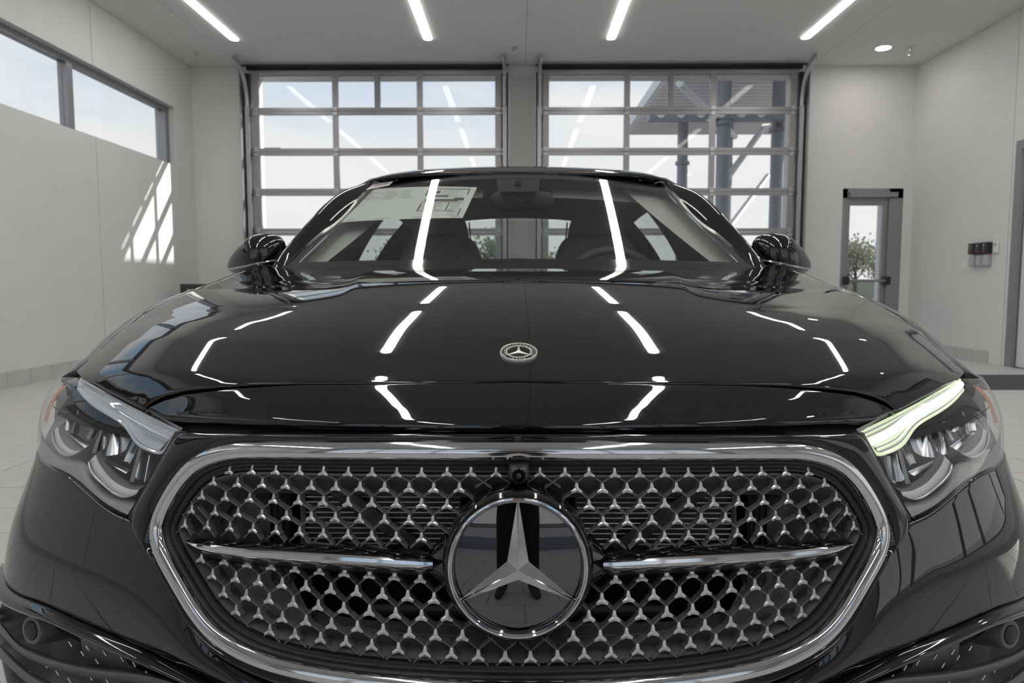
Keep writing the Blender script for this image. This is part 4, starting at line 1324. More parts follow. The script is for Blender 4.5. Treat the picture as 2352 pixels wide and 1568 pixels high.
for sx in (1, -1):
    a, b = 4, 27
    for nm, i0, i1 in (('front_door', 4, 27), ('rear_door', 27, 47), ('quarter_panel', 47, len(YS))):
        panel(SP[i0:i1 + (1 if i1 < len(YS) else 0)] * (sx, 1, 1) + np.array([0, 0, 0]), nm, M_paint, car, out=(sx, 0, .1), roll=.002, depth=.03)
# boot lid and tail
TL = []
for f in np.linspace(0, 1, 24):
    Y = 3.98 + .86 * min(1, f * 1.35); z = 1.12 - .05 * f if f < .74 else 1.083 - (f - .74) * 2.2
    TL.append([(u * (float(side_x(min(Y, 4.75))) - .07), Y + (.06 * (f - .74) if f > .74 else 0) - .10 * u * u * (1 if f > .5 else f * 2), z - .03 * u * u) for u in np.linspace(-1, 1, 31)])
panel(np.array(TL), 'boot_lid', M_paint, car, out=(0, .3, 1), roll=.003, depth=.02)
# windows
M_reartint = M_sg
for sx in (1, -1):
    Pw = []
    for Y in np.linspace(1.62, 3.9, 50):
        zb = float(belt_z(Y)) - .004; xb = float(side_x(Y)) - .075
        c_ = path(np.array([(.822, 1.475, 1.035), (.772, 1.60, 1.150), (.722, 1.755, 1.262), (.682, 1.90, 1.330), (.656, 2.05, 1.368), (.645, 2.3, 1.398), (.642, 2.7, 1.406), (.632, 3.15, 1.385), (.612, 3.5, 1.345), (.59, 3.8, 1.27), (.565, 4.12, 1.16)]), 120)
        xt = float(np.interp(Y, c_[:, 1], c_[:, 0])) + .004; zt = float(np.interp(Y, c_[:, 1], c_[:, 2])) - .026
        zt = max(zt, zb + .004)
        Pw.append([(xb + (xt - xb) * f + .020 * math.sin(PI * f), Y, zb + (zt - zb) * f) for f in np.linspace(0, 1, 10)])
    Pw = np.array(Pw) * (sx, 1, 1)
    MB().grid(Pw[:24]).build('front_side_window', M_sg, car)
    MB().grid(Pw[25:]).build('rear_side_window', M_sg, car)
    MB().grid(Pw[23:27] + np.array([sx * .003, 0, 0])).build('door_pillar', M_gloss, car)
    lo_ = [p[0] + np.array([sx * .004, 0, 0]) for p in Pw]
    MB().tube(lo_, .007, 6).build('window_trim', M_chrome, car)
RW = np.array([[(u * (.56 - .03 * (1 - f)) * (1 + .12 * (1 - f)), 3.47 + .56 * (1 - f) - .05 * u * u, 1.355 - .235 * (1 - f) - .02 * u * u) for u in np.linspace(-1, 1, 21)] for f in np.linspace(0, 1, 12)])
MB().grid(RW).build('rear_window', M_sg, car)
# underbody and wheels
_s, _z = np.linspace(-.66, .66, 41)[None, :], np.linspace(.16, .435, 14)[:, None]
panel(skin(_s + 0 * _z, _z + 0 * _s, -.012 - .05 * np.exp(-((_z - .30) / .07) ** 2) + 0 * _s), 'lower_bumper', M_bkg, car, out=(0, -1, 0), roll=.003, depth=.03)
for k in range(4):
    MB().tube([tuple(skin(q, .265 + .025 * k, np.array(-.035))) for q in np.linspace(-.55, .55, 24)], .005, 6).build('lower_slat', M_bk, car)
box('floor_pan', -.80, .80, .45, 4.6, .16, .30, M_void, car)
box('front_tunnel', -.52, .52, .35, 1.3, .30, .62, M_void, car)
box('rear_tub', -.62, .62, 3.3, 4.6, .30, .9, M_void, car)
M_rim = mat('alloy_rim', (0.35, 0.35, 0.36), 0.25, metal=1.0, noise=0.05)
wheel_proto = None
for Yw in (ARC_Y, WH2):
    for sx in (1, -1):
        xo = sx * .915
        Mw = T((xo, Yw, .335)) @ Matrix.Rotation(sx * PI/2, 4, 'Y')
        w = empty('wheel', (xo, Yw, .335), parent=car)
        MB().lathe([(.235, -.20), (.30, -.215), (.328, -.19), (.335, -.16), (.335, -.06), (.328, -.025), (.30, -.004), (.245, -.010), (.235, -.02)], Mw, 56).build('tyre', M_tyre, w)
        MB().lathe([(.235, -.20), (.232, -.02), (.222, -.012), (.215, -.03), (.20, -.12), (.0, -.12)], Mw, 56).build('rim', M_rim, w)
        m = MB()
        for k in range(10):
            a = 2 * PI * k / 10
            pl = [(.035, -.022), (.220, -.010), (.220, .010), (.035, .022)]
            m.prism(pl, Mw @ Matrix.Rotation(a, 4, 'Z') @ T((0, 0, -.05)), .032)
        m.lathe([(.055, -.04), (.055, -.012), (.0, -.010)], Mw, 24)
        m.build('spokes', M_rim, w, smooth=False, kind='stuff')
        MB().lathe([(.165, -.10), (.165, -.08), (.07, -.08)], Mw, 40).build('brake_disc', M_track, w)
    # wheel-house liner
    for sx in (1, -1):
        A = [(sx * x, Yw + (ARC_R - .004) * math.cos(a), ARC_Z + (ARC_R - .004) * math.sin(a)) for x in (.93, .60) for a in np.linspace(-.3, PI + .3, 25)]
        MB().grid(np.array(A).reshape(2, 25, 3)).build('wheel_liner', M_void, car)

# ------------------------------------------------------------------ door mirrors
def dmirror(sx):
    c = np.array([sx * .935, 1.60, 1.048])
    g = empty('door_mirror', tuple(c), parent=car)
    n1, n2 = 28, 40
    P = []
    for i in range(n1):
        ph = -PI/2 + PI * i / (n1 - 1)
        row = []
        for j in range(n2 + 1):
            th = 2 * PI * j / n2
            cx = math.copysign(abs(math.cos(ph)) ** .75, math.cos(ph)); cz = math.sin(ph)
            # egg-shaped in plan: blunt inside, tapered outside, flat towards the driver
            x = cx * math.cos(th); y = cx * math.sin(th); z = math.copysign(abs(cz) ** .85, cz)
            ox = .118 * x * (1.0 if x > 0 else .92)
            taper = 1 - .50 * max(0, x) ** 1.4
            yy = y * (.085 if y < 0 else .035) * taper
            zz = z * (.084 if z > 0 else .072) * taper + .024 * (-x) - .004
            row.append((c[0] + sx * ox, c[1] + yy + .03 * max(0, x), c[2] + zz))
        P.append(row)
    P = np.array(P)
    cut = int(n1 * .40)
    MB().grid(P[cut:], flip=sx > 0).build('mirror_cap', M_paint, g)
    MB().grid(P[:cut + 1], flip=sx > 0).build('mirror_base_shell', M_gloss, g)
    # turn-signal line
    ln = [P[cut, j] * 1.0 + (P[cut, j] - c) * .012 for j in range(n2 + 1)]
    ln = [p for p in ln if p[1] < c[1] + .01]
    ln.sort(key=lambda p: sx * p[0])
    MB().tube([p for p in ln], .0035, 6).build('turn_signal', mat('signal_strip', (0.42, 0.42, 0.46), 0.12, metal=.6), g)
    # glass at the back
    disc = [(c[0] + sx * .092 * math.cos(a), c[1] + .034, c[2] + .058 * math.sin(a)) for a in np.linspace(0, 2 * PI, 29)[:-1]]
    MB().add(disc, [tuple(range(28))]).build('mirror_glass', M_chrome, g, smooth=False)
    # arm to the door
    arm = [c + np.array([sx * -.055, .012, -.045]), c + np.array([sx * -.08, .015, -.065]), np.array([sx * .845, 1.625, .968]), np.array([sx * .80, 1.64, .955])]
    MB().tube(path(arm, 12), list(np.linspace(.030, .040, 12)), 14).build('mirror_arm', M_gloss, g)
dmirror(1); dmirror(-1)

# ------------------------------------------------------------------ cabin
_cw = path(np.array([(.822, 1.475, 1.035), (.772, 1.60, 1.150), (.722, 1.755, 1.262), (.682, 1.90, 1.330), (.656, 2.05, 1.368), (.645, 2.3, 1.398), (.642, 2.7, 1.406), (.632, 3.15, 1.385), (.612, 3.5, 1.345), (.59, 3.8, 1.27), (.565, 4.12, 1.16)]), 120)
def WP(sx, Y, f):
    zb = float(belt_z(Y)); xb = float(side_x(Y)) - .075
    xt = float(np.interp(Y, _cw[:, 1], _cw[:, 0])); zt = float(np.interp(Y, _cw[:, 1], _cw[:, 2])) - .03
    return (sx * (xb + (xt - xb) * f + .020 * math.sin(PI * max(0, f)) - .022), Y, zb + (zt - zb) * f)
cab = empty('cabin', (0, 2.2, .5), parent=car)
# dashboard
D = []
for f, (y, z) in enumerate(((1.30, .985), (1.42, 1.008), (1.55, 1.016), (1.66, 1.010), (1.73, .985), (1.76, .93), (1.76, .70))):
    D.append([(u * .74, y + .10 * u * u, z - .015 * u * u) for u in np.linspace(-1, 1, 21)])
MB().grid(np.array(D)).build('dashboard', M_cabin, cab)
MB().tube([(x, 1.60 - .3 * x * x, 1.020 + .016 * math.cos(x / .105 * PI/2)) for x in np.linspace(-.10, .10, 9)], .012, 8).build('dash_display', M_cabin, cab)
# floor, door trims, headliner, parcel shelf
for sx in (1, -1):
    Pd = np.array([[(sx * (float(side_x(Y)) - .10), Y, float(belt_z(Y)) - .012 - .55 * f) for f in np.linspace(0, 1, 4)] for Y in np.linspace(1.5, 3.9, 20)])
    MB().grid(Pd).build('door_trim', M_cabin, cab)
for sx in (1, -1):
    for y0_, y1_ in ((2.12, 2.72), (3.12, 3.9)):
        Pb = np.array([[WP(sx, Y, f) for f in np.linspace(-.06, 1.0, 8)] for Y in np.linspace(y0_, y1_, 8)])
        MB().grid(Pb).build('inner_side_trim', M_cabin, cab)
    Pr = np.array([[(sx * (float(roof_w(Y)) - .03 + .05 * f), Y, float(roof_z(Y)) - .085 - .09 * f) for f in np.linspace(0, 1, 5)] for Y in np.linspace(2.12, 3.4, 10)])
    MB().grid(Pr).build('inner_roof_rail', M_head, cab)
HL = np.array([[(u * (float(roof_w(Y)) - .01), Y, float(roof_z(Y)) - .05 - .05 * u * u) for u in np.linspace(-1, 1, 15)] for Y in np.linspace(1.95, 3.50, 16)])
MB().grid(HL).build('headliner', M_head, cab)
MB().grid(np.array([[(u * .60, Y, 1.075) for u in np.linspace(-1, 1, 5)] for Y in (3.35, 3.6, 4.0)])).build('parcel_shelf', M_cabin, cab)
box('cabin_floor', -.72, .72, 1.4, 3.6, .30, .34, M_cabin, cab)
def seat(x, y, rear=False):
    s0 = empty('rear_headrest' if rear else 'front_seat', (x, y, .4), parent=cab)
    def blob(cx, cy, cz, wx, wy, wz, p=.5, lean=0.0, tp=0.0):
        P = []
        for i in range(19):
            ph = -PI/2 + PI * i / 18
            row = []
            for j in range(25):
                th = 2 * PI * j / 24
                sp = lambda a, q: math.copysign(abs(a) ** q, a)
                X = sp(math.cos(ph), p) * sp(math.cos(th), p); Yv = sp(math.cos(ph), p) * sp(math.sin(th), p); Zv = sp(math.sin(ph), p)
                k = 1 - tp * (Zv + 1) / 2
                row.append((cx + wx * X * k, cy + wy * Yv + lean * (Zv + 1) * wz, cz + wz * Zv))
            P.append(row)
        return MB().grid(np.array(P))
    if rear:
        blob(x, y, 1.115, .115, .05, .075, .6).build('cushion', M_leather, s0)
        return
    blob(x, y - .02, .86, .235, .075, .33, .45, .22, .18).build('backrest', M_leather, s0)
    blob(x, y + .165, 1.185, .148, .055, .115, .55, .1, .25).build('headrest', M_leather, s0)
    blob(x, y - .26, .50, .25, .27, .085, .5).build('cushion', M_leather, s0)
    for e in (-1, 1):
        pts = [(x + e * (.150 - .02 * f), y + .115 + .08 * f, 1.05 + .20 * f) for f in np.linspace(0, 1, 8)]
        MB().tube(pts, .004, 6).build('seam', M_trimgrey, s0)
seat(-.365, 2.28); seat(.365, 2.28)
for x in (-.34, .34): seat(x * 1.0, 3.22, True)
blob_b = np.array([[(u * .66, 3.15 + .14 * f, .55 + .52 * f - .02 * abs(u) ** 4) for u in np.linspace(-1, 1, 13)] for f in np.linspace(0, 1, 6)])
MB().grid(blob_b).build('rear_bench_back', M_leather, cab)
# steering wheel
sw = empty('steering_wheel', (.37, 1.82, .93), parent=cab)
tilt = math.radians(66)
Msw = T((.37, 1.80, .925)) @ Matrix.Rotation(tilt, 4, 'X')
MB().tube([tuple(Msw @ Vector((.185 * math.cos(a), .178 * math.sin(a), 0))) for a in np.linspace(0, 2*PI, 49)[:-1]], .017, 10, closed=True).build('rim', M_cabin, sw)
MB().lathe([(.0, .0), (.07, .0), (.075, -.02), (.06, -.05)], Msw, 24).build('hub', M_cabin, sw)
for a in (0.1, PI - .1, -PI/2):
    MB().tube([tuple(Msw @ Vector((.06 * math.cos(a), .06 * math.sin(a), -.01))), tuple(Msw @ Vector((.18 * math.cos(a), .172 * math.sin(a), 0)))], .014, 8).build('spoke', M_cabin, sw)
# rear-view mirror and sensor cover
rv = empty('rear_view_mirror', (0.01, 1.80, 1.30), parent=cab)
P = []
for i in range(13):
    ph = -PI/2 + PI * i / 12
    P.append([(.015 + .122 * math.copysign(abs(math.cos(ph)) ** .35, 1) * math.copysign(abs(math.cos(th)) ** .45, math.cos(th)), 1.80 + .028 * math.cos(ph) * math.sin(th), 1.272 + .038 * math.copysign(abs(math.sin(ph)) ** .7, math.sin(ph))) for th in np.linspace(0, 2*PI, 33)])
MB().grid(np.array(P)).build('mirror_shell', M_bk, rv)
MB().tube([(0, 1.80, 1.30), (0, 1.76, 1.335)], .014, 8).build('mirror_stem', M_bk, rv)
cov = []
for t in np.linspace(.72, .95, 8):
    cov.append([ws(u * (.10 + .10 * (t - .72)), t) + np.array([0, .03 * (1 - u * u) + .012, -.04 * (1 - u * u) - .012]) for u in np.linspace(-1, 1, 11)])
MB().grid(np.array(cov)).build('sensor_cover', M_bk, rv)
MB().lathe([(.0, .0), (.010, .0), (.012, -.006)], T(ws(-.01, .80) + np.array([0, .012, -.02])), 14).build('camera_lens', M_gloss, rv)
# sun visors
for sx in (1, -1):
    V = np.array([[ws(sx * u, t) + np.array([0, .05, -.05]) for u in np.linspace(.22, .86, 8)] for t in np.linspace(.86, .99, 4)])
    MB().grid(V).build('sun_visor', M_head, cab)
# ------------------------------------------------------------------ lower intakes
for sx in (1, -1):
    g = empty('lower_intake', tuple(skin(sx * .9, .33)), parent=car)
    S_ = np.linspace(.42, S_arch + .03, 60)[None, :]; Z_ = np.linspace(.16, .43, 14)[:, None]
    P = skin(S_ + 0 * Z_, Z_ + 0 * S_, (-.055 - .02 * np.sin(PI * (Z_ - .16) / .27)) * np.clip((1.0 - S_) / .12, 0, 1) - .002); P[..., 0] *= sx
    MB().grid(P, flip=sx < 0).build('intake_panel', M_bkg, g)
    # blades
    for px_, th, dep in (([(-40, 1418), (0, 1452), (30, 1487), (75, 1512), (140, 1533), (230, 1550), (330, 1560), (420, 1585)], 13, .010),
                    ([(-40, 1478), (5, 1512), (40, 1545), (90, 1578), (160, 1605), (260, 1630)], 15, .014),
                    ([(-40, 1560), (10, 1600), (80, 1640), (180, 1670)], 15, .02)):
        c = path(px_, 36)
        R = []
        for f, h in ((-1.0, -.055), (-.75, .004), (-.35, .016), (.1, .018), (.5, .012), (1.0, -.006), (1.15, -.055)):
            R.append([LP(sx * min(1189 - p[0], 1215), p[1] + th * f, dep - h) for p in c])
        MB().grid(np.array(R)).build('intake_blade', M_bkg, g)
    # little dashes moulded into the panel
    m = MB()
    for px_, py_ in ((152, 1478), (192, 1487), (232, 1499), (272, 1512), (70, 1512), (95, 1528), (122, 1545), (150, 1562), (200, 1556), (238, 1564), (300, 1524), (60, 1545), (180, 1500), (214, 1518), (330, 1545)):
        a = LP(sx * (1189 - px_), py_, .028); b = LP(sx * (1189 - px_ - 7), py_ + 11, .028)
        m.tube([a, b], .0010, 4)
    m.build('moulded_dashes', M_satin, g, kind='stuff')
    # parking sensor pod
    p0 = LP(sx * 1124, 1452, -.010); n = skin_n(np.array(.92), np.array(.40)); n = n / np.linalg.norm(n); n = n * (sx, 1, 1)
    n = np.array([sx * .35, -.93, .10]); n /= np.linalg.norm(n)
    up = np.array([0, 0, 1.0]) - n * n[2]; up /= np.linalg.norm(up); rt = np.cross(up, n)
    Ms = Matrix(((rt[0], up[0], n[0], p0[0]), (rt[1], up[1], n[1], p0[1]), (rt[2], up[2], n[2], p0[2]), (0, 0, 0, 1)))
    ps = empty('corner_sensor', tuple(p0), parent=car)
    MB().lathe([(.034, -.06), (.030, -.03), (.0235, -.004), (.021, .0), (.0155, .001), (.0145, -.001)], Ms, 36).build('sensor_pod', M_bkg, ps)
    MB().lathe([(.0142, -.002), (.0135, .0012), (.012, .0018), (.0001, .0018)], Ms, 28).build('sensor_face', M_bk, ps)
# tow-eye cover outline (image left only)
tc = path([(462, 1408), (437, 1432), (420, 1453), (421, 1470), (445, 1500), (463, 1513), (475, 1516), (488, 1508), (520, 1475)], 40)
MB().tube([LP(-(1189 - p[0]), p[1], -.0095) for p in tc], .0011, 6).build('tow_cover_seam', M_void, car)

# ------------------------------------------------------------------ bonnet badge
def glyphs(txt):
    cu = bpy.data.curves.new('t', 'FONT'); cu.body = txt; cu.size = 1.0; cu.align_x = 'CENTER'; cu.resolution_u = 2
    ob = bpy.data.objects.new('t', cu); col.objects.link(ob)
    bpy.context.view_layer.update()
    dg = bpy.context.evaluated_depsgraph_get()
    me = bpy.data.meshes.new_from_object(ob.evaluated_get(dg))
    v = [tuple(p.co) for p in me.vertices]; f = [tuple(p.vertices) for p in me.polygons]
    bpy.data.objects.remove(ob, do_unlink=True); bpy.data.meshes.remove(me); bpy.data.curves.remove(cu)
    return v, f
bx_, bv_, bz_ = xv(2, 811)
sl = float((Hz(0, bv_ + .01) - Hz(0, bv_ - .01)) / .02); an = math.atan(sl)
BMx = Matrix(((1, 0, 0, 0.001), (0, math.cos(an), -math.sin(an), bv_), (0, math.sin(an), math.cos(an), float(Hz(0, bv_)) + .0006), (0, 0, 0, 1)))
M_badge = mat('badge_silver', (0.86, 0.85, 0.82), 0.32, metal=0.55, noise=0.03)
bd = empty('bonnet_badge', tuple(BMx.translation), parent=car)
RB = .0287
MB().lathe([(RB, -.001), (RB, .0018), (RB * .985, .0030), (RB * .96, .0034), (RB * .935, .0030), (RB * .925, .0020)], BMx, 64).build('badge_rim', M_badge, bd)
MB().lathe([(RB * .93, .0018), (.0001, .0018)], BMx, 48).build('badge_disc', M_gloss, bd)
MB().lathe([(RB * .70, .0018), (RB * .695, .0029), (RB * .66, .0031), (RB * .625, .0029), (RB * .62, .0018)], BMx, 64).build('badge_inner_ring', M_badge, bd)
obj('badge_star', *emblem_star(RB * .65, RB * .12, .0005, .0024, .0008, .0020, BMx, .001), M_badge, bd, smooth=False)
lm = MB()
rl = RB * .815; sz_ = .0062
for txt, a0, step, flipd in (('MERCEDES', 90, -13.5, 1), ('BENZ', 270, 14.5, -1)):
    n_ = len(txt)
    for i, ch in enumerate(txt):
        a = math.radians(a0 + step * (i - (n_ - 1) / 2))
        v, f = glyphs(ch)
        rot = a - PI/2 if flipd > 0 else a + PI/2
        Mg = BMx @ T((rl * math.cos(a), rl * math.sin(a), .0024)) @ Matrix.Rotation(rot, 4, 'Z') @ Matrix.Scale(sz_, 4) @ T((0, -.34, 0))
        lm.add([tuple(Mg @ Vector(p)) for p in v], f)
lm.build('badge_lettering', M_badge, bd, smooth=False, kind='stuff')
lf = MB()
for side in (0, 180):
    for k in range(9):
        for rr in (.76, .865):
            a = math.radians(side + (k - 4) * 8.2)
            Ml = BMx @ T((RB * rr * math.cos(a), RB * rr * math.sin(a), .0022)) @ Matrix.Rotation(a + PI/2 + (.35 if rr > .8 else -.35), 4, 'Z')
            lf.prism([(.0013 * math.cos(q), .0006 * math.sin(q)) for q in np.linspace(0, 2*PI, 9)[:-1]], Ml, .0005)
lf.build('badge_laurel', M_badge, bd, smooth=False, kind='stuff')

# ------------------------------------------------------------------ window sticker behind the glass
def project(P):
    q = np.asarray(P) - CAM; c_, s_ = math.cos(YAW), math.sin(YAW)
    x, y = c_ * q[..., 0] + s_ * q[..., 1], -s_ * q[..., 0] + c_ * q[..., 1]
    f_ = y * math.cos(PITCH) - q[..., 2] * math.sin(PITCH); u_ = y * math.sin(PITCH) + q[..., 2] * math.cos(PITCH)
    return np.stack([1176 + FPX * x / f_, 784 - FPX * u_ / f_], -1)
_gu, _gt = np.meshgrid(np.linspace(-1, 1, 801), np.linspace(-.03, 1, 500))
_gp = project(ws(_gu, _gt))
def ut(px, py):
    k = int(np.argmin(np.sum((_gp - np.array([px, py])) ** 2, -1)))
    return np.array([_gu.ravel()[k], _gt.ravel()[k]])
M_paper = mat('sticker_paper', (0.74, 0.75, 0.73), 0.7, noise=0.03, nscale=30)
M_ink = mat('sticker_ink', (0.07, 0.07, 0.075), 0.7, noise=0.2)
M_inkl = mat('sticker_ink_light', (0.42, 0.43, 0.42), 0.7, noise=0.1)
def sheet(corners, off_):
    tl, tr, br, bl = [ut(*c) for c in corners]
    def f(a, b):
        q = (tl * (1 - a) + tr * a) * (1 - b) + (bl * (1 - a) + br * a) * b
        return ws(q[0], q[1]) + np.array([0, .5, -.8]) * off_
    return f
def rect(fn, a0, a1, b0, b1, n=2, m=2): return np.array([[fn(a, b) for a in np.linspace(a0, a1, n)] for b in np.linspace(b0, b1, m)])
st_c = [(844, 434), (1096, 428), (1062, 498), (786, 508)]
fs = sheet(st_c, .004); fi = sheet(st_c, .0034)
stk = empty('window_sticker', tuple(fs(.5, 1)), label='large white price sheet taped inside the windshield top', cat='price sheet')
MB().grid(rect(fs, 0, 1, 0, 1, 16, 8)).build('sheet', M_paper, stk)
mk, ml = MB(), MB()
for (a0, a1, b0, b1) in ((.60, .955, .07, .10), (.60, .615, .07, .80), (.62, .90, .43, .50), (.60, .90, .785, .80), (.945, .955, .07, .93), (.60, .94, .52, .535), (.83, .84, .54, .80), (.86, .94, .38, .47), (.03, .97, .955, .965), (.66, .80, .30, .36), (.66, .72, .16, .24)):
    mk.grid(rect(fi, a0, a1, b0, b1, 4, 2))
random.seed(3)
for b in np.arange(.12, .40, .05):
    for a in np.arange(.06, .52, .16): ml.grid(rect(fi, a, a + random.uniform(.05, .14), b, b + .018))
for b in np.arange(.56, .77, .045): ml.grid(rect(fi, .63, .63 + random.uniform(.12, .19), b, b + .018))
for b in np.arange(.13, .40, .055): ml.grid(rect(fi, .74, .74 + random.uniform(.1, .19), b, b + .02))
for b in np.arange(.56, .92, .05): ml.grid(rect(fi, .855, .855 + random.uniform(.05, .08), b, b + .018))
mk.build('printed_rules', M_ink, stk, smooth=False, kind='stuff'); ml.build('printed_lines', M_inkl, stk, smooth=False, kind='stuff')
f2 = sheet([(854, 416), (903, 411), (893, 426), (836, 432)], -.0015)
f3 = sheet([(854, 416), (903, 411), (893, 426), (836, 432)], -.0020)
lb = empty('barcode_label', tuple(f2(.5, .5)), label='small pale barcode label in the upper windshield corner', cat='label')
MB().grid(rect(f2, 0, 1, 0, 1, 6, 3)).build('label_paper', mat('label_paper', (0.72, 0.68, 0.68), 0.6, noise=0.03), lb)
m = MB()
for k in range(22):
    a = .06 + k * .04; m.grid(rect(f3, a, a + random.choice((.008, .016, .022)), .12, .62))
m.build('barcode', M_ink, lb, smooth=False, kind='stuff')

# ------------------------------------------------------------------ outside
M_asph = mat('asphalt', (0.20, 0.20, 0.20), 0.9, noise=0.2, nscale=2.5, bump=0.1, bscale=90)
M_grass = mat('verge_grass', (0.16, 0.19, 0.08), 0.95, noise=0.35, nscale=6)
M_clad = mat('facade_panel', (0.72, 0.73, 0.75), 0.5, noise=0.03, nscale=2)
M_steel = mat('canopy_steel', (0.26, 0.27, 0.30), 0.45, metal=0.3, noise=0.05)
M_soff = mat('corrugated_soffit', (0.72, 0.72, 0.73), 0.5, noise=0.04)
M_trunk = mat('bark', (0.12, 0.10, 0.085), 0.9, noise=0.3, nscale=20)
M_leaf = mat('winter_foliage', (0.34, 0.35, 0.25), 0.9, noise=0.4, nscale=9)
gr = box('ground', -90, 90, YB + WT, 120, -.30, -.02, M_asph, kind='structure', label='grey asphalt yard outside the garage doors')
gf = box('ground', -90, 90, -90, YF - WT, -.30, -.02, M_asph, kind='structure', label='grey asphalt yard behind the photographer')
box('ground', -90, XL - WT, YF - WT, YB + WT, -.30, -.03, M_asph, kind='structure', label='asphalt strip outside the ribbon window wall')
box('ground', XR + WT, 90, YF - WT, YB + WT, -.30, -.03, M_asph, kind='structure', label='asphalt strip outside the keypad wall')
# office wing to the right of the doors
wg = empty('office_wing', (10, 11.6, 0), label='white office wing outside, beyond the glazed side door', cat='building')
box('wing_wall', 7.0, 14, 10.4, 12.9, -.02, 5.25, M_clad, wg)
for k in range(2):
    for z in (.9, 3.0):
        xx = 8.0 + k * 2.6
        f_ = box('wing_window', xx, xx + 1.9, 12.89, 12.94, z, z + 1.5, M_alu, wg)
        box('wing_pane', xx + .06, xx + 1.84, 12.935, 12.955, z + .06, z + 1.44, mat('dark_glazing', (0.10, 0.13, 0.16), 0.05, coat=.5, noise=.05), f_)
# entrance canopy
cn = empty('entrance_canopy', (5.2, 15.5, 0), label='steel entrance canopy on round columns seen through the right garage door', cat='canopy')
for x, y in ((4.35, 14.2), (5.72, 14.8), (4.6, 19.0), (6.0, 19.5)):
    MB().tube([(x, y, -.02), (x, y, 5.58)], .145, 20).build('column', M_steel, cn)
    MB().lathe([(.145, 4.3), (.20, 4.32), (.20, 4.40), (.145, 4.42)], T((x, y, 0)), 20).build('column_collar', M_steel, cn)
box('edge_beam', 2.75, 6.3, 14.05, 14.35, 4.42, 4.66, M_steel, cn)
for k in range(6):
    x = 2.98 + k * .42
    MB().lathe([(.0, 0), (.10, 0), (.10, .02)], T((x, 14.04, 4.54)) @ Matrix.Rotation(PI/2, 4, 'X'), 20).build('beam_hole_ring', M_clad, cn)
box('roof_slab', 3.25, 9.2, 9.78, 21, 5.58, 5.84, M_soff, cn)  # canopy roof extended out of view to block sun below the wall patch
for k in range(24):
    y = 14.0 + k * .29
    box('soffit_rib', 3.3, 9.1, y, y + .12, 5.52, 5.58, M_soff, cn)
MB().tube([(4.4, 14.4, 3.1), (6.2, 16.5, 5.1)], .07, 8).build('brace', M_clad, cn)
MB().tube([(4.5, 15.0, 1.9), (6.3, 17.0, 3.7)], .07, 8).build('brace', M_clad, cn)
MB().tube([(3.4, 14.2, 5.2), (6.2, 19.5, 5.2)], .09, 8).build('brace', M_clad, cn)
# unseen roof on posts, added to block sun through the right wall glazing
cw_ = empty('sun_blocker_roof', (9, -.6, 0), label='unseen flat roof added outside the keypad wall to block the sun', cat='sun blocker')
box('blocker_slab', XR + WT + .01, 12.2, -5.2, 3.6, 3.55, 3.8, M_soff, cw_)
for y in (-4.8, -.8, 3.2): MB().tube([(12.0, y, -.03), (12.0, y, 3.55)], .09, 12).build('blocker_post', M_steel, cw_)
# lamp post by the left door
lp = empty('lamp_post', (-8.9, 20.1, 0), label='tall yard lamp post outside the left garage door', cat='lamp post')
MB().tube([(-8.9, 20.1, -.02), (-8.9, 20.1, 5.0)], .07, 10).build('pole', M_steel, lp)
MB().tube(path([(-8.9, 20.1, 4.7), (-8.6, 20.1, 4.86), (-8.1, 20.1, 4.93), (-7.6, 20.1, 4.93)], 12), .045, 8).build('arm', M_steel, lp)
box('lamp_head', -7.75, -7.0, 19.95, 20.25, 4.90, 5.0, M_steel, lp, b=.02)
box('lamp_lens', -7.45, -7.02, 19.97, 20.23, 4.875, 4.90, mat('sodium_lens', (0.8, 0.5, 0.3), 0.3, emit=(1.0, .62, .35), emit_s=1.2), lp)
# far trees
random.seed(11)
def tree(x, y, h, k):
    t = empty('bare_tree', (x, y, 0), label='distant leafless tree ' + k, cat='tree', group='trees beyond the yard')
    m = MB(); m.tube([(x, y, -.02), (x + .05, y, h * .35), (x, y, h * .8)], [.16, .12, .03], 7)
    tips = []
    for q in range(26):
        z0 = h * random.uniform(.28, .75); a = random.uniform(0, 2*PI); L = (h - z0) * random.uniform(.45, .8)
        e = (x + L * .6 * math.cos(a), y + L * .6 * math.sin(a), z0 + L * .75)
        m.tube([(x, y, z0), ((x + e[0]) / 2, (y + e[1]) / 2, z0 + L * .3), e], [.05, .03, .01], 5); tips.append(e)
        for w in range(3):
            b = random.uniform(0, 2*PI); e2 = (e[0] + .5 * math.cos(b), e[1] + .5 * math.sin(b), e[2] + random.uniform(.1, .7))
            m.tube([((x + e[0]) / 2, (y + e[1]) / 2, z0 + L * .3), e2], [.02, .006], 4); tips.append(e2)
    m.build('branches', M_trunk, t)
    lf_ = MB()
    for e in tips:
        for w in range(14):
            c = [e[i] + random.gauss(0, .35) for i in range(3)]; r = random.uniform(.05, .11); a = random.uniform(0, PI)
            lf_.add([(c[0] - r * math.cos(a), c[1] - r * math.sin(a), c[2]), (c[0], c[1], c[2] - r), (c[0] + r * math.cos(a), c[1] + r * math.sin(a), c[2]), (c[0], c[1], c[2] + r)], [(0, 1, 2, 3)])
    lf_.build('twigs', M_leaf, t, smooth=False, kind='stuff')
for i, (x, y, h) in enumerate(((-1.2, 42, 3.6), (-4.0, 46, 3.2), (-6.5, 40, 3.0), (1.5, 46, 2.6), (4, 50, 2.4), (22, 45, 3.4), (25, 47, 2.8), (19.5, 48, 3.0))):
    tree(x, y, h, ('left of the pillar gap', 'seen over the left seat', 'near the left door jamb', 'seen past the parcel shelf', 'behind the right seat', 'through the side door', 'farthest right by the wing', 'left part of side door view')[i])
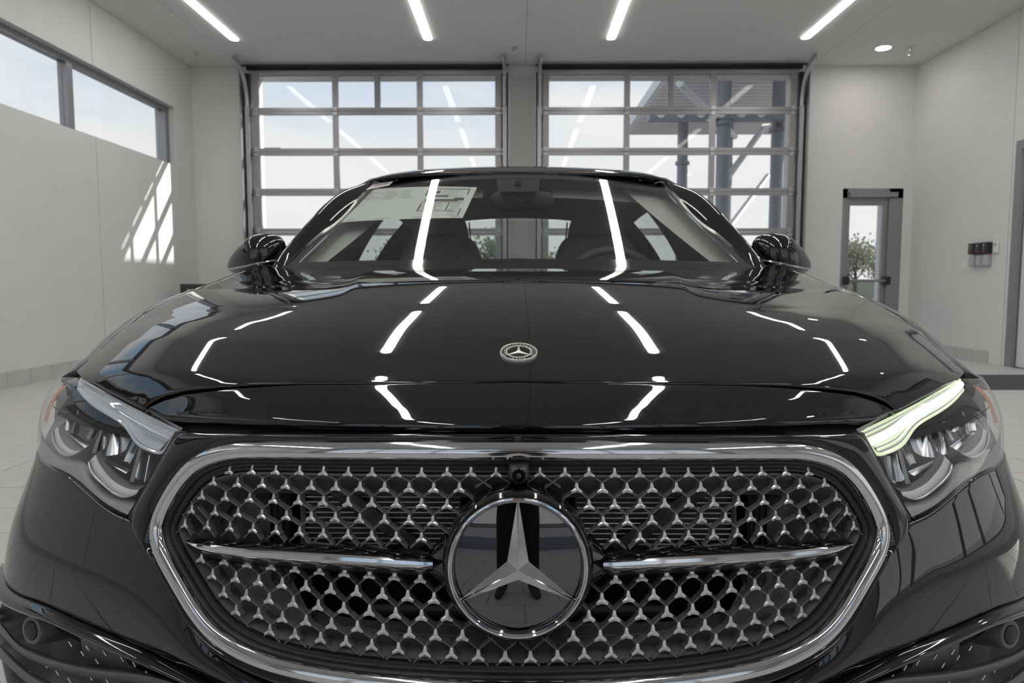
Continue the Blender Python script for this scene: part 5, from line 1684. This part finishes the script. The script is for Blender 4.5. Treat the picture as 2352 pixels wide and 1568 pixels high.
box('hedge', -40, 40, 52, 53.5, -.02, 1.4, M_leaf, kind='structure', label='low hedge line at the far edge of the yard')

# sign on the left wall, seen only as a reflection in the nose
sg_ = empty('wall_sign', (XL, -.2, 2.1), label='black sign board with white lettering under the ribbon window', cat='sign')
box('board', XL, XL + .03, -2.2, 1.8, 2.08, 2.56, M_dark, sg_, b=.004)
v, f = glyphs('Mercedes-Benz')
Mg = Matrix(((0, 0, 1, XL + .031), (1, 0, 0, -.2), (0, 1, 0, 2.2), (0, 0, 0, 1))) @ Matrix.Scale(.42, 4)
MB().add([tuple(Mg @ Vector(p)) for p in v], f).build('lettering', M_devwhite, sg_, smooth=False, kind='stuff')

# ------------------------------------------------------------------ the photographer (reflected in the emblem)
M_trous = mat('dark_trousers', (0.022, 0.023, 0.028), 0.85, noise=0.2, nscale=60)
M_coat = mat('grey_jacket', (0.10, 0.10, 0.105), 0.85, noise=0.15, nscale=50)
M_skin = mat('skin_tone', (0.55, 0.36, 0.27), 0.55, noise=0.06, nscale=20)
M_shoe = mat('brown_shoes', (0.07, 0.045, 0.032), 0.55, noise=0.2, nscale=40)
M_hair = mat('short_hair', (0.03, 0.024, 0.02), 0.8, noise=0.3, nscale=120)
per = empty('person', (0.0, -1.55, 0), label='photographer in dark trousers and brown shoes holding a camera', cat='person')
J = [((0, -1.58, .98), .145), ((0, -1.57, 1.14), .135), ((0, -1.55, 1.32), .155), ((0, -1.53, 1.46), .125), ((0, -1.52, 1.53), .058), ((0, -1.50, 1.585), .062), ((0, -1.475, 1.66), .088), ((0, -1.47, 1.75), .078)]
E_ = [(i, i + 1) for i in range(7)]
def chain(start, pts):
    k = start
    for p, r in pts:
        J.append((p, r)); E_.append((k, len(J) - 1)); k = len(J) - 1
    return k
for s_ in (-1, 1):
    chain(0, [((s_ * .095, -1.57, .90), .105), ((s_ * .115, -1.56, .70), .092), ((s_ * .125, -1.53, .49), .068), ((s_ * .13, -1.56, .28), .066), ((s_ * .135, -1.585, .10), .052), ((s_ * .14, -1.57, .055), .050), ((s_ * .16, -1.46, .040), .040), ((s_ * .17, -1.39, .032), .030)])
    w_ = chain(3, [((s_ * .165, -1.53, 1.44), .070), ((s_ * .225, -1.52, 1.33), .056), ((s_ * .235, -1.47, 1.14), .046), ((s_ * .16, -1.27, 1.04), .036), ((s_ * .105, -1.15, .985), .026), ((s_ * .085, -1.10, .965), .030)])
    for q in range(4):
        a = .965 + .020 * (q - 1.5)
        chain(w_, [((s_ * .078, -1.075, a + .004), .0095), ((s_ * .064, -1.045, a), .0088), ((s_ * .050, -1.035 + .004 * abs(q - 1.5), a - .004), .0080)])
    chain(w_, [((s_ * .070, -1.115, .995), .0100), ((s_ * .050, -1.105, 1.010), .0090)])
me = bpy.data.meshes.new('body'); me.from_pydata([p for p, r in J], E_, []); me.update()
ob = bpy.data.objects.new('body', me); col.objects.link(ob)
sk = ob.modifiers.new('skin', 'SKIN'); sb = ob.modifiers.new('sub', 'SUBSURF'); sb.levels = 2; sb.render_levels = 2
for i, (p, r) in enumerate(J):
    me.skin_vertices[0].data[i].radius = (r, r * (.72 if i in (0, 1, 2, 3) else 1.0))
    me.skin_vertices[0].data[i].use_root = (i == 0)
bpy.context.view_layer.update()
dg = bpy.context.evaluated_depsgraph_get()
bm_ = bpy.data.meshes.new_from_object(ob.evaluated_get(dg)); bpy.data.objects.remove(ob, do_unlink=True)
bm_.name = 'body'; bm_.materials.clear()
for m_ in (M_trous, M_coat, M_skin, M_shoe): bm_.materials.append(m_)
for pl in bm_.polygons:
    c = pl.center; pl.use_smooth = True
    pl.material_index = 3 if c.z < .085 else 0 if c.z < .97 and c.y < -1.42 else 2 if (c.z > 1.50 or c.y > -1.17) else 1
bo = bpy.data.objects.new('body', bm_); link(bo, per)
hd = [(.092 * math.cos(a) * math.cos(p), -1.482 + .098 * math.sin(a) * math.cos(p), 1.735 + .085 * math.sin(p)) for p in np.linspace(-.15, PI/2 - .001, 8) for a in np.linspace(0, 2*PI, 21)]
MB().grid(np.array(hd).reshape(8, 21, 3)).build('hair', M_hair, per)
fm = MB()
for s_ in (-1, 1): fm.lathe([(.0001, .009), (.007, .006), (.009, 0)], T((s_ * .03, -1.388, 1.675)) @ Matrix.Rotation(PI/2, 4, 'X') @ Matrix.Scale(-1, 4, (0, 0, 1)), 10)
fm.build('eyes', M_gloss, per)
MB().tube([(0, -1.392, 1.69), (0, -1.372, 1.648), (0, -1.385, 1.64)], [.009, .013, .008], 8).build('nose', M_skin, per)
MB().tube([(-.024, -1.388, 1.612), (0, -1.380, 1.610), (.024, -1.388, 1.612)], .005, 6).build('mouth', mat('lips', (.42, .2, .17), .5), per)
pcam = empty('photo_camera', (0, -1.03, .9), label='black camera body in the hands of the photographer', cat='camera')
box('camera_body', -.036, .036, -1.055, -.985, .905, .99, M_bk, pcam, b=.008)
box('viewfinder', -.022, .022, -1.05, -1.0, .99, 1.008, M_bk, pcam, b=.004)
MB().lathe([(.0001, 0), (.033, 0), (.036, .02), (.036, .05), (.033, .056), (.0, .056)], T((0, -.990, .945)) @ Matrix.Rotation(-PI/2, 4, 'X'), 28).build('lens_barrel', M_bk, pcam)
